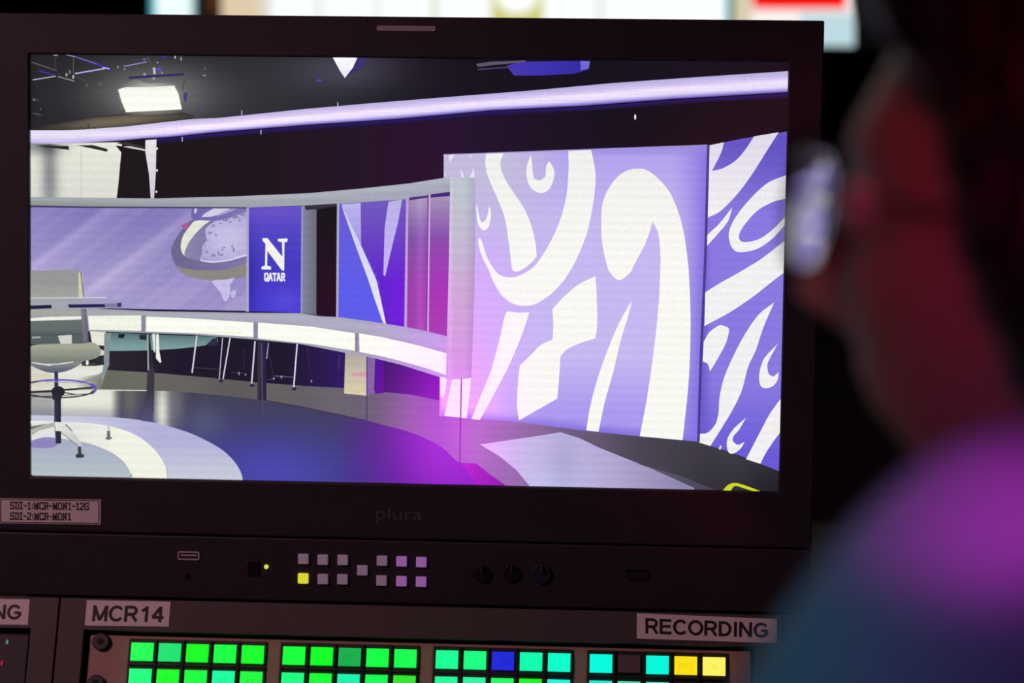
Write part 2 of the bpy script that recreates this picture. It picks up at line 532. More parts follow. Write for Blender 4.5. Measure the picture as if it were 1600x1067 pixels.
class Pic:
    def __init__(self, y):
        self.y = y
        self.v = []; self.px = []; self.c = []; self.f = []
        self.n = 0
        self.layer = 0

    def _put(self, P, F, col):
        P = np.asarray(P, float)
        xz = np_plane(P, self.y)
        yy = np.full(len(P), self.y - self.layer * 0.7e-5)
        self.v.append(np.stack([xz[:, 0], yy, xz[:, 1]], 1))
        self.px.append(P)
        c = col(P[:, 0], P[:, 1]) if callable(col) else np.tile(np.array(col, float), (len(P), 1))
        self.c.append(c)
        self.f += [tuple(i + self.n for i in f) for f in F]
        self.n += len(P)

    def poly(self, pts, col, sp=9.0):
        self.layer += 1
        pts = [(float(p[0]), float(p[1])) for p in pts]
        a = np.array(pts)
        inner = []
        if callable(col):
            (x0, y0), (x1, y1) = a.min(0), a.max(0)
            gx = np.arange(x0 + sp / 2, x1, sp); gy = np.arange(y0 + sp / 2, y1, sp)
            inner = [(x, y) for y in gy for x in gx]
        co = [Vector(p) for p in pts + inner]
        ed = [(i, (i + 1) % len(pts)) for i in range(len(pts))]
        r = delaunay_2d_cdt(co, ed, [], 1, 1e-5)
        P = [(v.x, v.y) for v in r[0]]
        if len(P) < 3 or not r[2]: return
        self._put(P, [tuple(f) for f in r[2]], col)

    def line(self, p0, p1, w, col):
        p0 = np.array(p0, float); p1 = np.array(p1, float)
        d = p1 - p0; d /= np.hypot(*d)
        n = np.array([-d[1], d[0]]) * w / 2
        self.layer += 1
        self._put([p0 + n, p1 + n, p1 - n, p0 - n], [(0, 1, 2, 3)], col)

    def ribbon(self, top, bot, col, nt=8, step=8.0):
        """band between two edges given as (x, y) lists; col(x, y, t) with t from 0 (top) to 1"""
        self.layer += 1
        x0, x1 = max(top[0][0], bot[0][0]), min(top[-1][0], bot[-1][0])
        xs = np.linspace(x0, x1, max(2, int((x1 - x0) / step)))
        yt, yb = interp(top, xs), interp(bot, xs)
        P = []; T = []
        for k in range(nt + 1):
            t = k / nt
            P += list(zip(xs, yt * (1 - t) + yb * t)); T += [t] * len(xs)
        m = len(xs)
        F = [(k * m + i, k * m + i + 1, (k + 1) * m + i + 1, (k + 1) * m + i) for k in range(nt) for i in range(m - 1)]
        T = np.array(T)
        self._put(P, F, (lambda x, y: col(x, y, T)) if callable(col) else col)

    def grid(self, x0, y0, x1, y1, sp, col):
        xs = np.linspace(x0, x1, int((x1 - x0) / sp)); ys = np.linspace(y0, y1, int((y1 - y0) / sp))
        m = len(xs)
        P = [(x, y) for y in ys for x in xs]
        F = [(k * m + i, k * m + i + 1, (k + 1) * m + i + 1, (k + 1) * m + i) for k in range(len(ys) - 1) for i in range(m - 1)]
        self._put(P, F, col)

    def blob(self, cx, cy, rx, ry, col, n=10):
        self.poly([(cx + rx * math.cos(2 * math.pi * k / n), cy + ry * math.sin(2 * math.pi * k / n)) for k in range(n)], col)

    def build(self, name, mat, parent, post=None):
        v = np.concatenate(self.v); px = np.concatenate(self.px); c = lin_np(np.concatenate(self.c))
        if post is not None: c = post(px[:, 0], px[:, 1], c)
        me = bpy.data.meshes.new(name)
        me.from_pydata(v.tolist(), [], self.f)
        at = me.attributes.new('pic', 'FLOAT_COLOR', 'POINT')
        at.data.foreach_set('color', np.concatenate([c, np.ones((len(c), 1))], 1).astype(np.float32).ravel())
        # every face looks out of the display
        bm = bmesh.new(); bm.from_mesh(me)
        bm.normal_update()
        fl = [f for f in bm.faces if f.normal.y > 0]
        bmesh.ops.reverse_faces(bm, faces=fl)
        bm.to_mesh(me); bm.free()
        return link(name, me, mat, parent)


def K(ox, oy, s, pts):
    return [(ox + p[0] / s, oy + p[1] / s) + tuple(p[2:]) for p in pts]


S5 = 16 / 3.0
def k1(p): return K(40, 70, S5, p)
def k2(p): return K(240, 270, S5, p)
def k3(p): return K(40, 400, S5, p)
def k4(p): return K(40, 560, S5, p)
def k5(p): return K(300, 480, S5, p)
def k6(p): return K(500, 270, S5, p)
def k7(p): return K(500, 450, S5, p)
def k8(p): return K(600, 600, S5, p)
def l1(p): return K(680, 220, S5, p)
def l2(p): return K(680, 400, S5, p)
def l3(p): return K(680, 520, S5, p)
def l4(p): return K(900, 220, S5, p)
def l5(p): return K(900, 400, 3.5567, p)
def l6(p): return K(1080, 190, 5.081, p)
def l7(p): return K(1080, 370, 5.081, p)
def l8(p): return K(1080, 560, 5.081, p)
def h1(p): return K(0, 0, 2.5, p)
def h3(p): return K(0, 380, 2.5, p)
def h4(p): return K(600, 380, 2.5, p)
def hb(p): return K(480, 80, 2.105, p)


def mix(a, b, t):
    a = np.array(a, float); b = np.array(b, float)
    t = np.clip(t, 0, 1)
    return a + (b - a) * t[..., None]


def ramp(p0, c0, p1, c1):
    p0 = np.array(p0, float); d = np.array(p1, float) - p0
    L = (d * d).sum()
    return lambda x, y: mix(c0, c1, ((x - p0[0]) * d[0] + (y - p0[1]) * d[1]) / L)


def gauss(x, y, cx, cy, sx, sy):
    return np.exp(-0.5 * (((x - cx) / sx) ** 2 + ((y - cy) / sy) ** 2))


def plus(c, g, col):
    return c + g[..., None] * np.array(col, float)


def studio_picture():
    p = Pic(0.0)
    A = p.poly
    beam_top = [(40, 203.5), (102, 203.5), (130, 202.5), (199, 197.5), (246, 192), (300, 186), (340, 184.5), (480, 170), (575, 161.7), (708, 151), (836, 141), (955, 130), (1097, 120), (1231, 111.3), (1240, 110.6)]
    beam_bot = [(40, 224.7), (96, 225.6), (134, 222.8), (182, 220), (227, 216), (265, 214), (340, 206), (480, 195), (622, 185.5), (765, 172.6), (907, 165.5), (1050, 154.6), (1231, 144), (1240, 143.5)]

    def base(x, y):
        c = mix((36, 36, 40), (22, 18, 28), (x - 430) / 300)
        c = plus(c, gauss(x, y, 400, 150, 130, 50), (10, 10, 12))
        c = plus(c, gauss(x, y, 540, 108, 60, 26), (34, 32, 40))
        c = plus(c, gauss(x, y, 236, 148, 66, 32), (84, 84, 78))
        low = mix((27, 21, 25), (42, 18, 46), (x - 350) / 330)
        low = np.where((x > 690)[..., None], mix((40, 19, 48), (20, 16, 26), (x - 690) / 300), low)
        under = y > interp(beam_bot, x) - 3
        return np.where(under[..., None], low, c)
    p.grid(36, 74, 1246, 782, 4.5, base)

    def beige(x, y, t):
        c = mix((45, 42, 40), (112, 103, 86), np.minimum((x - 60) / 90, (330 - x) / 120))
        return mix((40, 38, 40), (1, 1, 1), np.zeros_like(x)) * (1 - np.sin(np.pi * t) ** .5)[..., None] + c * (np.sin(np.pi * t) ** .5)[..., None]
    p.ribbon(k1([(60, 690), (330, 638), (560, 600), (830, 575), (1300, 560), (1400, 590)]), k1([(60, 712), (330, 716), (600, 704), (850, 682), (1100, 652), (1400, 618)]), beige, 8, 5)

    for a, b, w, c in (((50, 145), (260, 215), 10, (98, 84, 92)), ((110, 215), (250, 255), 12, (62, 48, 150)), ((60, 292), (250, 262), 9, (178, 172, 188)),
                       ((290, 70), (420, 102), 7, (150, 145, 160)), ((410, 98), (600, 162), 9, (112, 98, 205)), ((590, 158), (720, 210), 15, (66, 50, 160)),
                       ((410, 240), (660, 198), 11, (182, 172, 222)), ((640, 190), (700, 200), 11, (190, 178, 225)), ((820, 180), (1010, 142), 9, (140, 132, 180)),
                       ((270, 264), (405, 302), 8, (140, 142, 150)), ((398, 110), (398, 235), 6, (92, 92, 66)), ((245, 110), (250, 190), 5, (70, 70, 60)),
                       ((860, 275), (1320, 245), 22, (52, 46, 92)), ((420, 265), (530, 310), 6, (78, 76, 80)), ((520, 320), (640, 375), 7, (70, 68, 72)),
                       ((1010, 100), (1060, 190), 18, (72, 76, 72)), ((1070, 190), (1075, 245), 20, (188, 186, 205)), ((1470, 480), (1455, 525), 5, (92, 82, 118)),
                       ((1455, 525), (1405, 575), 7, (72, 62, 140)), ((1420, 340), (1440, 300), 5, (92, 88, 98)), ((1545, 330), (1575, 295), 6, (80, 76, 86)),
                       ((1335, 400), (1325, 480), 26, (70, 58, 130)), ((60, 570), (130, 585), 7, (92, 88, 92)), ((60, 445), (110, 470), 7, (88, 84, 92)), ((1325, 290), (1310, 380), 8, (84, 62, 58))):
        q = k1([a, b]); p.line(q[0], q[1], w / S5, c)
    for x, y, rx, ry, c in ((1112, 204, 20, 15, (84, 74, 222)), (1150, 105, 28, 8, (56, 46, 170)), (1246, 103, 7, 13, (178, 178, 190)), (1297, 117, 6, 16, (160, 160, 172)),
                            (770, 185, 7, 11, (142, 142, 150)), (824, 202, 6, 10, (142, 142, 150)), (992, 246, 14, 11, (150, 146, 180)), (1490, 256, 14, 9, (122, 122, 130)),
                            (1136, 232, 6, 10, (150, 150, 190)), (1100, 148, 8, 8, (152, 152, 172)), (990, 122, 12, 10, (92, 90, 190)), (625, 330, 16, 16, (88, 88, 88)),
                            (398, 268, 9, 17, (178, 178, 178)), (342, 250, 9, 15, (160, 160, 160)), (370, 225, 8, 18, (120, 120, 120)), (252, 88, 22, 7, (142, 132, 142)),
                            (510, 338, 9, 8, (110, 110, 112)), (1068, 280, 9, 9, (188, 188, 196)), (1040, 280, 9, 7, (120, 116, 160)), (620, 380, 10, 8, (84, 84, 84)),
                            (1495, 200, 12, 12, (86, 82, 90)), (70, 460, 9, 10, (110, 104, 110)), (125, 535, 6, 8, (100, 96, 96)), (1388, 212, 6, 6, (80, 80, 84))):
        q = k1([(x, y)])[0]; p.blob(q[0], q[1], rx / S5, ry / S5, c)
    for a, b in (((522, 655), (524, 695)), ((570, 690), (582, 700))):
        q = k1([a, b]); p.line(q[0], q[1], 1.5, (45, 36, 34))

    def softbox(x, y):
        return mix((250, 250, 242), (232, 232, 226), gauss(x, y, 230, 131, 60, 6))
    A(sm(k1([(755, 352), (840, 318), (930, 285), (1010, 318), (1250, 325), (1318, 440), (1318, 545), (1200, 575), (830, 578), (790, 480)])), lambda x, y: mix((58, 58, 58), (188, 186, 178), gauss(x, y, 235, 150, 34, 19) * 1.25))
    A(k1([(772, 372), (840, 352), (1020, 352), (1240, 340), (1275, 410), (1303, 538), (1040, 552), (838, 562), (800, 470)]), softbox)
    A(hb([(160, 22), (196, 24), (186, 50), (140, 80), (122, 88), (130, 70)]), (58, 50, 110))
    A(hb([(84, 20), (165, 22), (150, 55), (124, 88), (110, 68)]), ramp((540, 90), (252, 250, 255), (540, 122), (228, 226, 240)))
    q = hb([(40, 70), (38, 96)]); p.line(q[0], q[1], 2.5, (60, 52, 110)); p.line(*hb([(32, 97), (48, 96)]), 2.5, (82, 72, 190))
    A(hb([(655, 48), (700, 35), (900, 32), (928, 34), (926, 60), (880, 74), (770, 80), (680, 80)]), ramp((790, 100), (72, 56, 180), (920, 100), (50, 42, 160)))
    A(hb([(898, 32), (930, 33), (926, 58), (900, 62)]), (112, 104, 210))
    A(hb([(556, 42), (600, 35), (720, 30), (715, 36), (610, 46), (562, 52)]), (92, 84, 104))
    p.line(*hb([(560, 60), (680, 52)]), 2, (70, 60, 100))

    def beam(x, y, t):
        st = [0, .1, .3, .5, .75, .92, 1.0]
        cs = np.array([(178, 170, 216), (188, 178, 226), (208, 192, 238), (240, 226, 250), (226, 216, 250), (150, 136, 214), (90, 74, 170)], float)
        left = np.array([(214, 206, 236), (222, 214, 240), (226, 218, 242), (228, 220, 244), (206, 192, 238), (190, 178, 234), (150, 140, 200)], float)
        c = np.stack([np.interp(t, st, cs[:, k]) for k in range(3)], -1)
        l = np.stack([np.interp(t, st, left[:, k]) for k in range(3)], -1)
        f = np.clip((x - 130) / 160, 0, 1)[..., None]
        c = l * (1 - f) + c * f
        fine = np.sin(y * 1.35)
        c = c + fine[..., None] * np.array([3, 5, 2.0]) + (gauss(x, y, 330, 185, 160, 30))[..., None] * np.array([12, 10, 4])
        return c
    p.ribbon([(x, y + 2) for x, y in beam_bot[4:]], [(x, y + 9) for x, y in beam_bot[4:]], lambda x, y, t: mix((40, 26, 110), (30, 20, 40), t), 3)
    p.ribbon(beam_top, beam_bot, beam, 18, 10)
    p.blob(992.5, 183, 1.6, 4.5, (235, 200, 235)); p.blob(992.5, 182, 0.9, 3, (255, 250, 252))
    for x, y in ((378, 176), (528, 163), (408, 206), (285, 217)):
        p.line((x, y - 3), (x, y + 4), 1.3, (200, 194, 210))

    # upper left: pale hangings behind the ring
    def cream(x, y):
        c = mix((228, 230, 216), (216, 216, 208), (y - 225) / 90)
        c = plus(c, gauss(x, y, 78, 270, 9, 60) , (-88, -86, -74))
        c = plus(c, gauss(x, y, 62, 228, 26, 9), (-95, -92, -80))
        return c
    A(h1([(110, 560), (478, 556), (470, 640), (458, 776), (110, 776)]), cream, 6)
    A(h1([(452, 568), (575, 585), (598, 776), (456, 776), (478, 600)]), (27, 22, 26))
    A(k1([(812, 850), (1000, 885), (995, 870), (870, 845)]), (210, 208, 204))
    A(k1([(1000, 795), (1092, 788), (1086, 1080), (1070, 1300), (1045, 1290), (1030, 1080), (1000, 900)]), ramp((230, 220), (228, 226, 226), (240, 308), (205, 200, 215)))
    for pts, c in (([(90, 838), (360, 843), (365, 876), (130, 848)], (44, 40, 42)), ([(430, 838), (560, 835), (685, 868), (682, 892)], (46, 42, 42)), ([(755, 818), (830, 808), (1000, 850), (1000, 872), (860, 842)], (52, 48, 46))):
        A(k1(pts), c)
    p.line(*k1([(466, 870), (464, 1270)]), 1.2, (196, 196, 188))
    p.blob(*k1([(1096, 865)])[0], 1.6, 2, (230, 225, 225)); p.blob(*k1([(1096, 1047)])[0], 1.6, 2, (230, 225, 225)); p.blob(244.5, 299.5, 1.6, 2, (220, 215, 215))

    # the video wall inside the ring
    def wall(x, y):
        c = mix((134, 124, 186), (166, 156, 204), (y - 322 - (x - 60) * 0.12) / 110)
        u = (x * 0.60 + y * 0.80)
        w = (x * 0.80 - y * 0.60)
        s = np.sin(u * 0.21 + 0.6) * 0.5 + np.sin(u * 0.083 + 1.0) + 0.6 * np.sin(u * 0.37 + w * 0.004)
        c = c + (s * 3.2)[..., None] * np.array([1.1, 1.1, .7])
        c = plus(c, np.exp(-0.5 * ((u - 447) / 7) ** 2) * np.clip((w + 205) / 60, 0, 1), (18, 18, 11))
        c = plus(c, np.exp(-0.5 * ((u - 366) / 6) ** 2) * np.clip((-w + 20) / 60, 0, 1), (16, 15, 11))
        c = plus(c, gauss(x, y, 330, 465, 70, 40), (-8, -10, -4))
        return c
    A([(40, 320), (389, 322), (389, 487), (200, 485), (40, 482)], wall, 4.0)
    A(sm(k2([(350, 380), (255, 450), (180, 560), (148, 645), (165, 730), (215, 810), (300, 862), (420, 890), (560, 897), (700, 880), (785, 850, 1), (785, 600, 1), (600, 500), (480, 400)])), ramp((280, 400), (110, 102, 142), (385, 420), (128, 118, 168)))
    A(sm(k2([(190, 770, 1), (260, 795), (400, 812), (600, 806), (785, 752, 1), (785, 850, 1), (700, 880), (560, 897), (420, 890), (300, 862), (215, 810)])), (138, 135, 130))
    A(k2([(320, 296), (785, 296), (785, 340), (640, 380), (470, 400), (340, 402), (312, 360)]), ramp((300, 330), (112, 100, 172), (388, 335), (128, 118, 178)))
    A(sm(k2([(345, 298, 1), (366, 298, 1), (356, 330), (344, 342, 1), (338, 325)])), (206, 200, 228))
    A(sm(k2([(500, 297, 1), (640, 297, 1), (570, 335), (480, 365), (398, 368, 1), (430, 338)])), (206, 204, 224))
    A(sm(k2([(700, 297, 1), (610, 335), (520, 365, 1), (560, 335), (640, 300, 1)])), (166, 160, 206))
    A(sm(k2([(475, 398, 1), (352, 400), (300, 450), (250, 520), (228, 600), (238, 665), (262, 692, 1), (275, 620), (320, 545), (400, 455)])), (226, 226, 212))
    A(sm(k2([(400, 455, 1), (320, 545), (275, 620), (262, 692), (330, 722), (400, 735, 1), (420, 600), (470, 440)])), ramp((290, 400), (140, 132, 172), (325, 400), (128, 120, 165)))

    def globe(x, y):
        c = mix((196, 188, 226), (176, 166, 214), np.hypot((x - 355) / 40, (y - 372) / 35) - 0.3)
        n = np.sin(x * 0.9 + 2 * np.sin(y * 0.31)) * np.sin(y * 0.83 + 1.7 * np.sin(x * 0.27))
        edge = np.clip(1.2 - np.hypot((x - 362) / 46, (y - 370) / 38), -1, 1)
        c = plus(c, np.clip(n, 0, 1) * np.clip(0.55 - edge, 0, 1), (-46, -44, -34))
        return c
    A(sm(k2([(785, 325, 1), (700, 350), (600, 390), (530, 400), (470, 430), (432, 480), (440, 560), (410, 605), (405, 660), (388, 725, 1), (480, 740), (620, 726), (700, 706), (785, 682, 1)])), globe, 3.0)
    rnd = random.Random(3)
    for x, y, rx, ry in ((445, 662, 16, 14), (500, 690, 22, 13), (560, 683, 26, 12), (575, 640, 9, 10), (585, 622, 20, 8), (655, 612, 10, 12), (668, 640, 9, 22), (540, 665, 8, 18), (470, 500, 20, 12), (500, 440, 14, 16), (600, 395, 30, 14), (680, 370, 34, 14), (740, 350, 26, 12), (520, 520, 8, 14), (450, 560, 10, 8), (560, 420, 14, 10), (640, 410, 16, 10), (430, 610, 8, 10), (720, 395, 10, 14)):
        q = k2([(x, y)])[0]
        A([(q[0] + rx / S5 * math.cos(a) * rnd.uniform(.6, 1.2), q[1] + ry / S5 * math.sin(a) * rnd.uniform(.6, 1.2)) for a in [k * math.pi / 4 for k in range(8)]], (142, 134, 168))
    p.ribbon(k2([(390, 722), (480, 738), (620, 722), (785, 672)]), k2([(390, 734), (480, 752), (620, 738), (785, 690)]), (210, 204, 232), 1)
    A(k2([(485, 900), (520, 893), (600, 890), (678, 872), (660, 905), (638, 935), (640, 990), (632, 1030), (605, 1075), (585, 1060), (560, 1000), (530, 960), (505, 935)]), (196, 188, 228))
    A(k2([(640, 1000), (670, 975), (690, 985), (685, 1015), (672, 1045), (655, 1040)]), (190, 182, 224))
    A(sm(k2([(225, 440, 1), (285, 415), (295, 450), (265, 470)])), (168, 92, 160))
    p.ribbon([(40, 482), (132, 480.5), (240, 483), (388, 485.5)], [(40, 486), (132, 484), (240, 487), (388, 490)], (32, 22, 58), 1)

    # ring: top band
    rt_top = [(40, 308), (180, 309.2), (240, 310), (360, 307), (480, 302), (560, 295), (640, 286.5), (694, 277.8), (705, 277)]
    rt_bot = [(40, 321), (140, 323), (388, 324), (476, 321), (530, 318.5), (636, 311.5), (703, 299), (705, 298.8)]
    p.ribbon(rt_top, rt_bot, lambda x, y, t: mix(mix((142, 150, 148), (164, 166, 182), (x - 60) / 560), (186, 190, 200), 0.45 * np.exp(-((t - .2) / .25) ** 2)), 6)
    p.ribbon([(40, 320.5), (140, 322.5), (388, 323.6)], [(40, 323.5), (140, 325), (388, 325.6)], (66, 60, 96), 1)

    # N panel
    def npanel(x, y):
        c = mix((92, 78, 196), (70, 58, 190), (y - 322) / 90)
        c = mix(c, c + np.array([0, 0, 14.0]), (y - 420) / 60)
        c = plus(c, gauss(x, y, 430, 330, 60, 12), (14, 4, 2)); c = plus(c, gauss(x, y, 390, 440, 8, 60), (-14, -12, -26)); c = plus(c, gauss(x, y, 448, 470, 18, 14), (14, 14, 14))
        return c
    A([(389, 324), (473, 322), (471, 489), (387, 486)], npanel, 5)
    p.ribbon([(385.6, 324), (389, 324)], [(385.6, 487), (389, 487)], (176, 168, 198), 1, 2)
    p.line((387.6, 324), (386.4, 487), 3.2, (172, 164, 198)); p.line((472.8, 322), (471.6, 490), 3.0, (152, 152, 196))
    A(k2([(908, 545), (950, 543), (1075, 700), (1072, 578), (1040, 572), (1036, 550), (1118, 547), (1116, 574), (1092, 580), (1090, 815), (1072, 814), (950, 650), (948, 772), (980, 782), (980, 806), (900, 804), (902, 782), (930, 772), (934, 592), (912, 568)]), (240, 240, 236))
    for q in slab_quads('QATAR', 1.7, 5.2):
        A([(413.5 + u * 32, 438 - v * 10.5) for u, v in q], (236, 234, 244))
    A([(474, 321), (496, 323), (496, 492), (472.5, 489)], ramp((474, 400), (128, 128, 152), (496, 400), (104, 104, 122)), 6)
    A([(495, 323), (528, 318), (527, 494), (494.5, 491)], ramp((505, 330), (24, 20, 26), (512, 490), (42, 14, 36)), 8)
    A([(476, 321), (527, 318), (527, 322), (496, 327), (478, 328)], (52, 48, 64))

    # panel with the V shapes
    def vpanel(x, y):
        l = mix((104, 92, 210), (92, 92, 232), (y - 330) / 120)
        r = mix((112, 88, 188), (90, 40, 196), (y - 320) / 120)
        r = plus(r, gauss(x, y, 630, 480, 30, 60), (16, -8, 18))
        xb = np.interp(y, [318, 375, 430, 510], [540, 560, 588, 602])
        return np.where((x < xb)[..., None], l, r)
    A([(529, 318.5), (637, 311), (634, 513), (527.5, 495)], vpanel, 4)
    A(k6([(182, 262), (340, 250), (345, 615), (330, 590), (255, 440), (200, 320)]), ramp((560, 318), (184, 180, 234), (558, 380), (160, 150, 224)))
    A(k6([(572, 240), (686, 222), (650, 420), (600, 620), (545, 860), (530, 850), (540, 460)]), ramp((615, 315), (184, 176, 230), (604, 430), (196, 178, 240)))
    A(k6([(182, 272), (240, 390), (350, 618), (470, 890), (492, 980), (552, 1260), (528, 1252), (460, 1062), (400, 880), (340, 720), (262, 505), (200, 330)]), ramp((545, 350), (205, 205, 232), (590, 470), (228, 226, 240)))
    p.line((528.6, 318), (527.2, 495), 3.4, (172, 172, 196)); p.line((637.2, 311), (634.4, 513), 5, (190, 158, 216))

    # glass bay
    def bay(x, y):
        c = mix((160, 144, 178), (122, 86, 160), (y - 312) / 60)
        c = mix(c, np.array((150, 66, 160.0)), (y - 360) / 90 * 0.9)
        c = plus(c, gauss(x, y, 690, 430, 22, 60), (16, -14, 16))
        c = plus(c, np.exp(-((x - 657) / 7) ** 2), (16, 14, 18))
        return c
    A([(638.5, 308), (705, 298.5), (701, 525), (636, 513)], bay, 4)
    A(k6([(745, 206), (905, 188), (905, 206), (745, 230)]), (74, 52, 118)); A(k6([(922, 180), (1084, 158), (1084, 192), (922, 208)]), (66, 44, 120))
    p.line((671.5, 303.5), (668.8, 519), 2.4, (206, 172, 220)); p.line((669.3, 304), (666.8, 519), 1.6, (110, 50, 140))

    # dark space below the ring
    def under(x, y):
        c = mix((42, 38, 46), (30, 24, 42), (x - 160) / 120)
        c = mix(c, np.array((46, 26, 92.0)), (x - 440) / 90)
        c = mix(c, np.array((96, 14, 156.0)), (x - 585) / 90)
        return c
    A([(40, 486), (230, 514), (400, 526), (540, 546), (700, 580), (690, 660), (560, 625), (400, 604), (160, 596), (40, 640)], under, 7)

    # floor
    def backfloor(x, y):
        c = mix((106, 108, 96), (96, 92, 92), (x - 160) / 160)
        c = mix(c, np.array((104, 98, 112.0)), (x - 420) / 130)
        c = mix(c, np.array((128, 84, 160.0)), (x - 590) / 90)
        c = mix(c, np.array((150, 108, 170.0)), (x - 690) / 60)
        c = mix(c, np.array((96, 84, 108.0)), (x - 800) / 130)
        c = mix(c, np.array((62, 60, 70.0)), (x - 930) / 120)
        d = np.clip((x - 1040) / 170, 0, 1) * np.clip((y - 690) / 70, 0, 1)
        c = mix(c, np.array((36, 34, 42.0)), d)
        c = plus(c, np.sin(y * .9 + np.sin(x * .03) * 2), (3, 3, 3))
        return c
    A([(40, 640), (150, 577), (240, 582), (330, 590), (400, 597), (480, 603), (540, 606), (586, 611), (640, 616), (690, 626), (690, 648), (740, 652), (811, 659), (905, 671), (1000, 681), (1091, 688), (1125, 697), (1216, 735), (1235, 742), (1235, 785), (40, 785)], backfloor, 7)

    A([(40, 566), (168, 570), (158, 609), (100, 612), (40, 618)], lambda x, y: mix(mix((214, 212, 194), (222, 222, 210), (x - 60) / 60), np.array((120, 120, 104.0)), np.clip((x - 118) / 40, 0, 1) * np.clip((y - 575) / 18, 0, 1)), 5)

    def glossy(x, y):
        c = mix((66, 64, 84), (62, 60, 128), (y - 615) / 110)
        c = mix(c, np.array((74, 72, 170.0)), gauss(x, y, 430, 740, 70, 40))
        c = mix(c, np.array((84, 28, 150.0)), (x - 520) / 120)
        c = mix(c, np.array((112, 28, 176.0)), (x - 620) / 110)
        c = plus(c, gauss(x, y, 320, 660, 22, 22), (16, 20, 14))
        f = np.clip((690 - y) / 60, 0, 1)
        c = mix(c, np.array((226, 230, 214.0)), np.clip((190 - x) / 16, 0, 1) * f * np.clip((x - 50) / 50, 0.62, 1))
        c = mix(c, np.array((112, 114, 104.0)), np.clip(1 - np.abs(x - 203) / 26, 0, 1) * f * 0.8)
        c = mix(c, np.array((228, 230, 214.0)), gauss(x, y, 254, 640, 9, 42) * 0.95)
        c = mix(c, np.array((130, 130, 124.0)), gauss(x, y, 276, 630, 9, 30) * 0.6)
        return c
    A(sm([(40, 616, 1), (100, 611), (152, 609), (230, 610), (300, 613), (403, 624), (450, 630.5), (506, 641.5), (572, 656), (600, 664), (637, 673.5), (684, 694), (716, 722, 1), (744, 724, 1), (762, 738), (792, 760, 1), (792, 785, 1), (40, 785, 1)]), glossy, 4.5)
    p.line((150, 609), (240, 610), 1.6, (214, 214, 196))
    A(k8([(640, 655), (770, 658), (870, 740), (1010, 838), (770, 838)]), ramp((730, 730), (150, 24, 176), (780, 755), (138, 26, 168)), 6)

    def quad(x, y):
        c = mix((214, 186, 236), (190, 182, 224), (x - 750) / 90)
        c = mix(c, np.array((176, 164, 208.0)), (x - 880) / 80)
        c = plus(c, gauss(x, y, 880, 725, 16, 40), (-16, -16, -12))
        c = mix(c, np.array((140, 132, 170.0)), (x - 960) / 110)
        c = plus(c, gauss(x, y, 850, 755, 50, 16), (2, 8, 8))
        return c
    A([(750, 694), (825, 683), (876, 675), (905, 684), (936, 699), (1016, 731), (1085, 762), (1085, 785), (832, 785), (827, 758), (806, 733), (780, 712)], quad, 6)
    A([(1085, 762), (1016, 731), (990, 722), (1060, 742), (1125, 768), (1110, 785)], ramp((1020, 735), (92, 88, 104), (1110, 770), (70, 66, 84)), 6)

    # rings on the floor, lower left
    A(sm([(40, 648, 1), (120, 650), (168, 651), (220, 656), (265, 666), (304, 679), (344, 700), (366, 720), (377, 738), (380, 750, 1), (380, 785, 1), (40, 785, 1)]), lambda x, y: mix(mix((198, 200, 222), (178, 176, 216), (x - 120) / 110), np.array((194, 198, 214.0)), (y - 690) / 45), 6)
    A(sm([(40, 657, 1), (110, 659), (165, 664), (208, 677), (238, 698), (256, 722), (261, 742), (262, 785, 1), (40, 785, 1)]), ramp((110, 665), (222, 224, 220), (190, 690), (240, 240, 226)), 6)
    A(sm([(40, 690, 1), (68, 683.5), (96, 685), (134, 691), (171, 704.5), (194, 721), (204, 738), (206, 752, 1), (206, 785, 1), (40, 785, 1)]), ramp((110, 690), (166, 172, 196), (110, 742), (178, 190, 194)), 7)
    A(sm(k4([(60, 690), (160, 655), (300, 668), (290, 690), (230, 740), (110, 745), (60, 740)])), (140, 132, 186))
    p.line(*k4([(883, 960), (888, 985)]), 1.6, (120, 120, 110)); p.line(*k4([(1180, 890), (1184, 985)]), 1.2, (190, 186, 170))

    # things under the ring, left to right
    A(k3([(540, 625), (672, 632), (660, 745), (560, 740)]), (226, 228, 214))
    A(k3([(60, 1000), (200, 940), (440, 930), (655, 925), (640, 975), (380, 1030), (60, 1065)]), (226, 226, 218))
    A(k3([(60, 1000), (160, 960), (240, 1000), (200, 1060), (60, 1066)]), (212, 210, 186))
    A(sm(k3([(672, 640, 1), (820, 640), (1010, 652), (1260, 660), (1600, 672, 1), (1600, 720), (1520, 740), (1300, 768), (1080, 782), (860, 788), (690, 790, 1)])), lambda x, y: mix((84, 112, 118), (122, 156, 158), (y - 522 + (x - 260) * -.02) / 18), 4)
    A(k3([(780, 645), (835, 648), (820, 685), (775, 682)]), (28, 36, 46)); A(k3([(950, 655), (1012, 655), (1010, 700), (955, 695)]), (34, 44, 54)); A(k3([(1560, 690), (1600, 680), (1600, 745), (1500, 745)]), (44, 44, 74))
    A(k3([(660, 640), (718, 640), (702, 760), (700, 905), (665, 985), (560, 1040), (470, 1045), (600, 1000), (645, 960), (655, 880)]), (132, 144, 146))
    A(k3([(590, 855), (650, 830), (660, 905), (580, 915)]), (42, 46, 46)); A(k3([(480, 885), (590, 890), (580, 915), (470, 915)]), (64, 66, 64)); A(k3([(600, 760), (660, 790), (655, 825), (590, 830)]), (208, 208, 202))
    p.blob(*k3([(518, 885)])[0], 2.2, 4.5, (232, 232, 226))
    A(k3([(1018, 650), (1036, 650), (1078, 960), (1072, 1300), (1018, 1100), (1020, 940)]), (42, 40, 54))
    A(k4([(1020, 60), (1078, 90), (1072, 260), (1066, 528), (972, 520), (1012, 270)]), ramp((232, 610), (58, 54, 66), (228, 655), (84, 80, 118)))
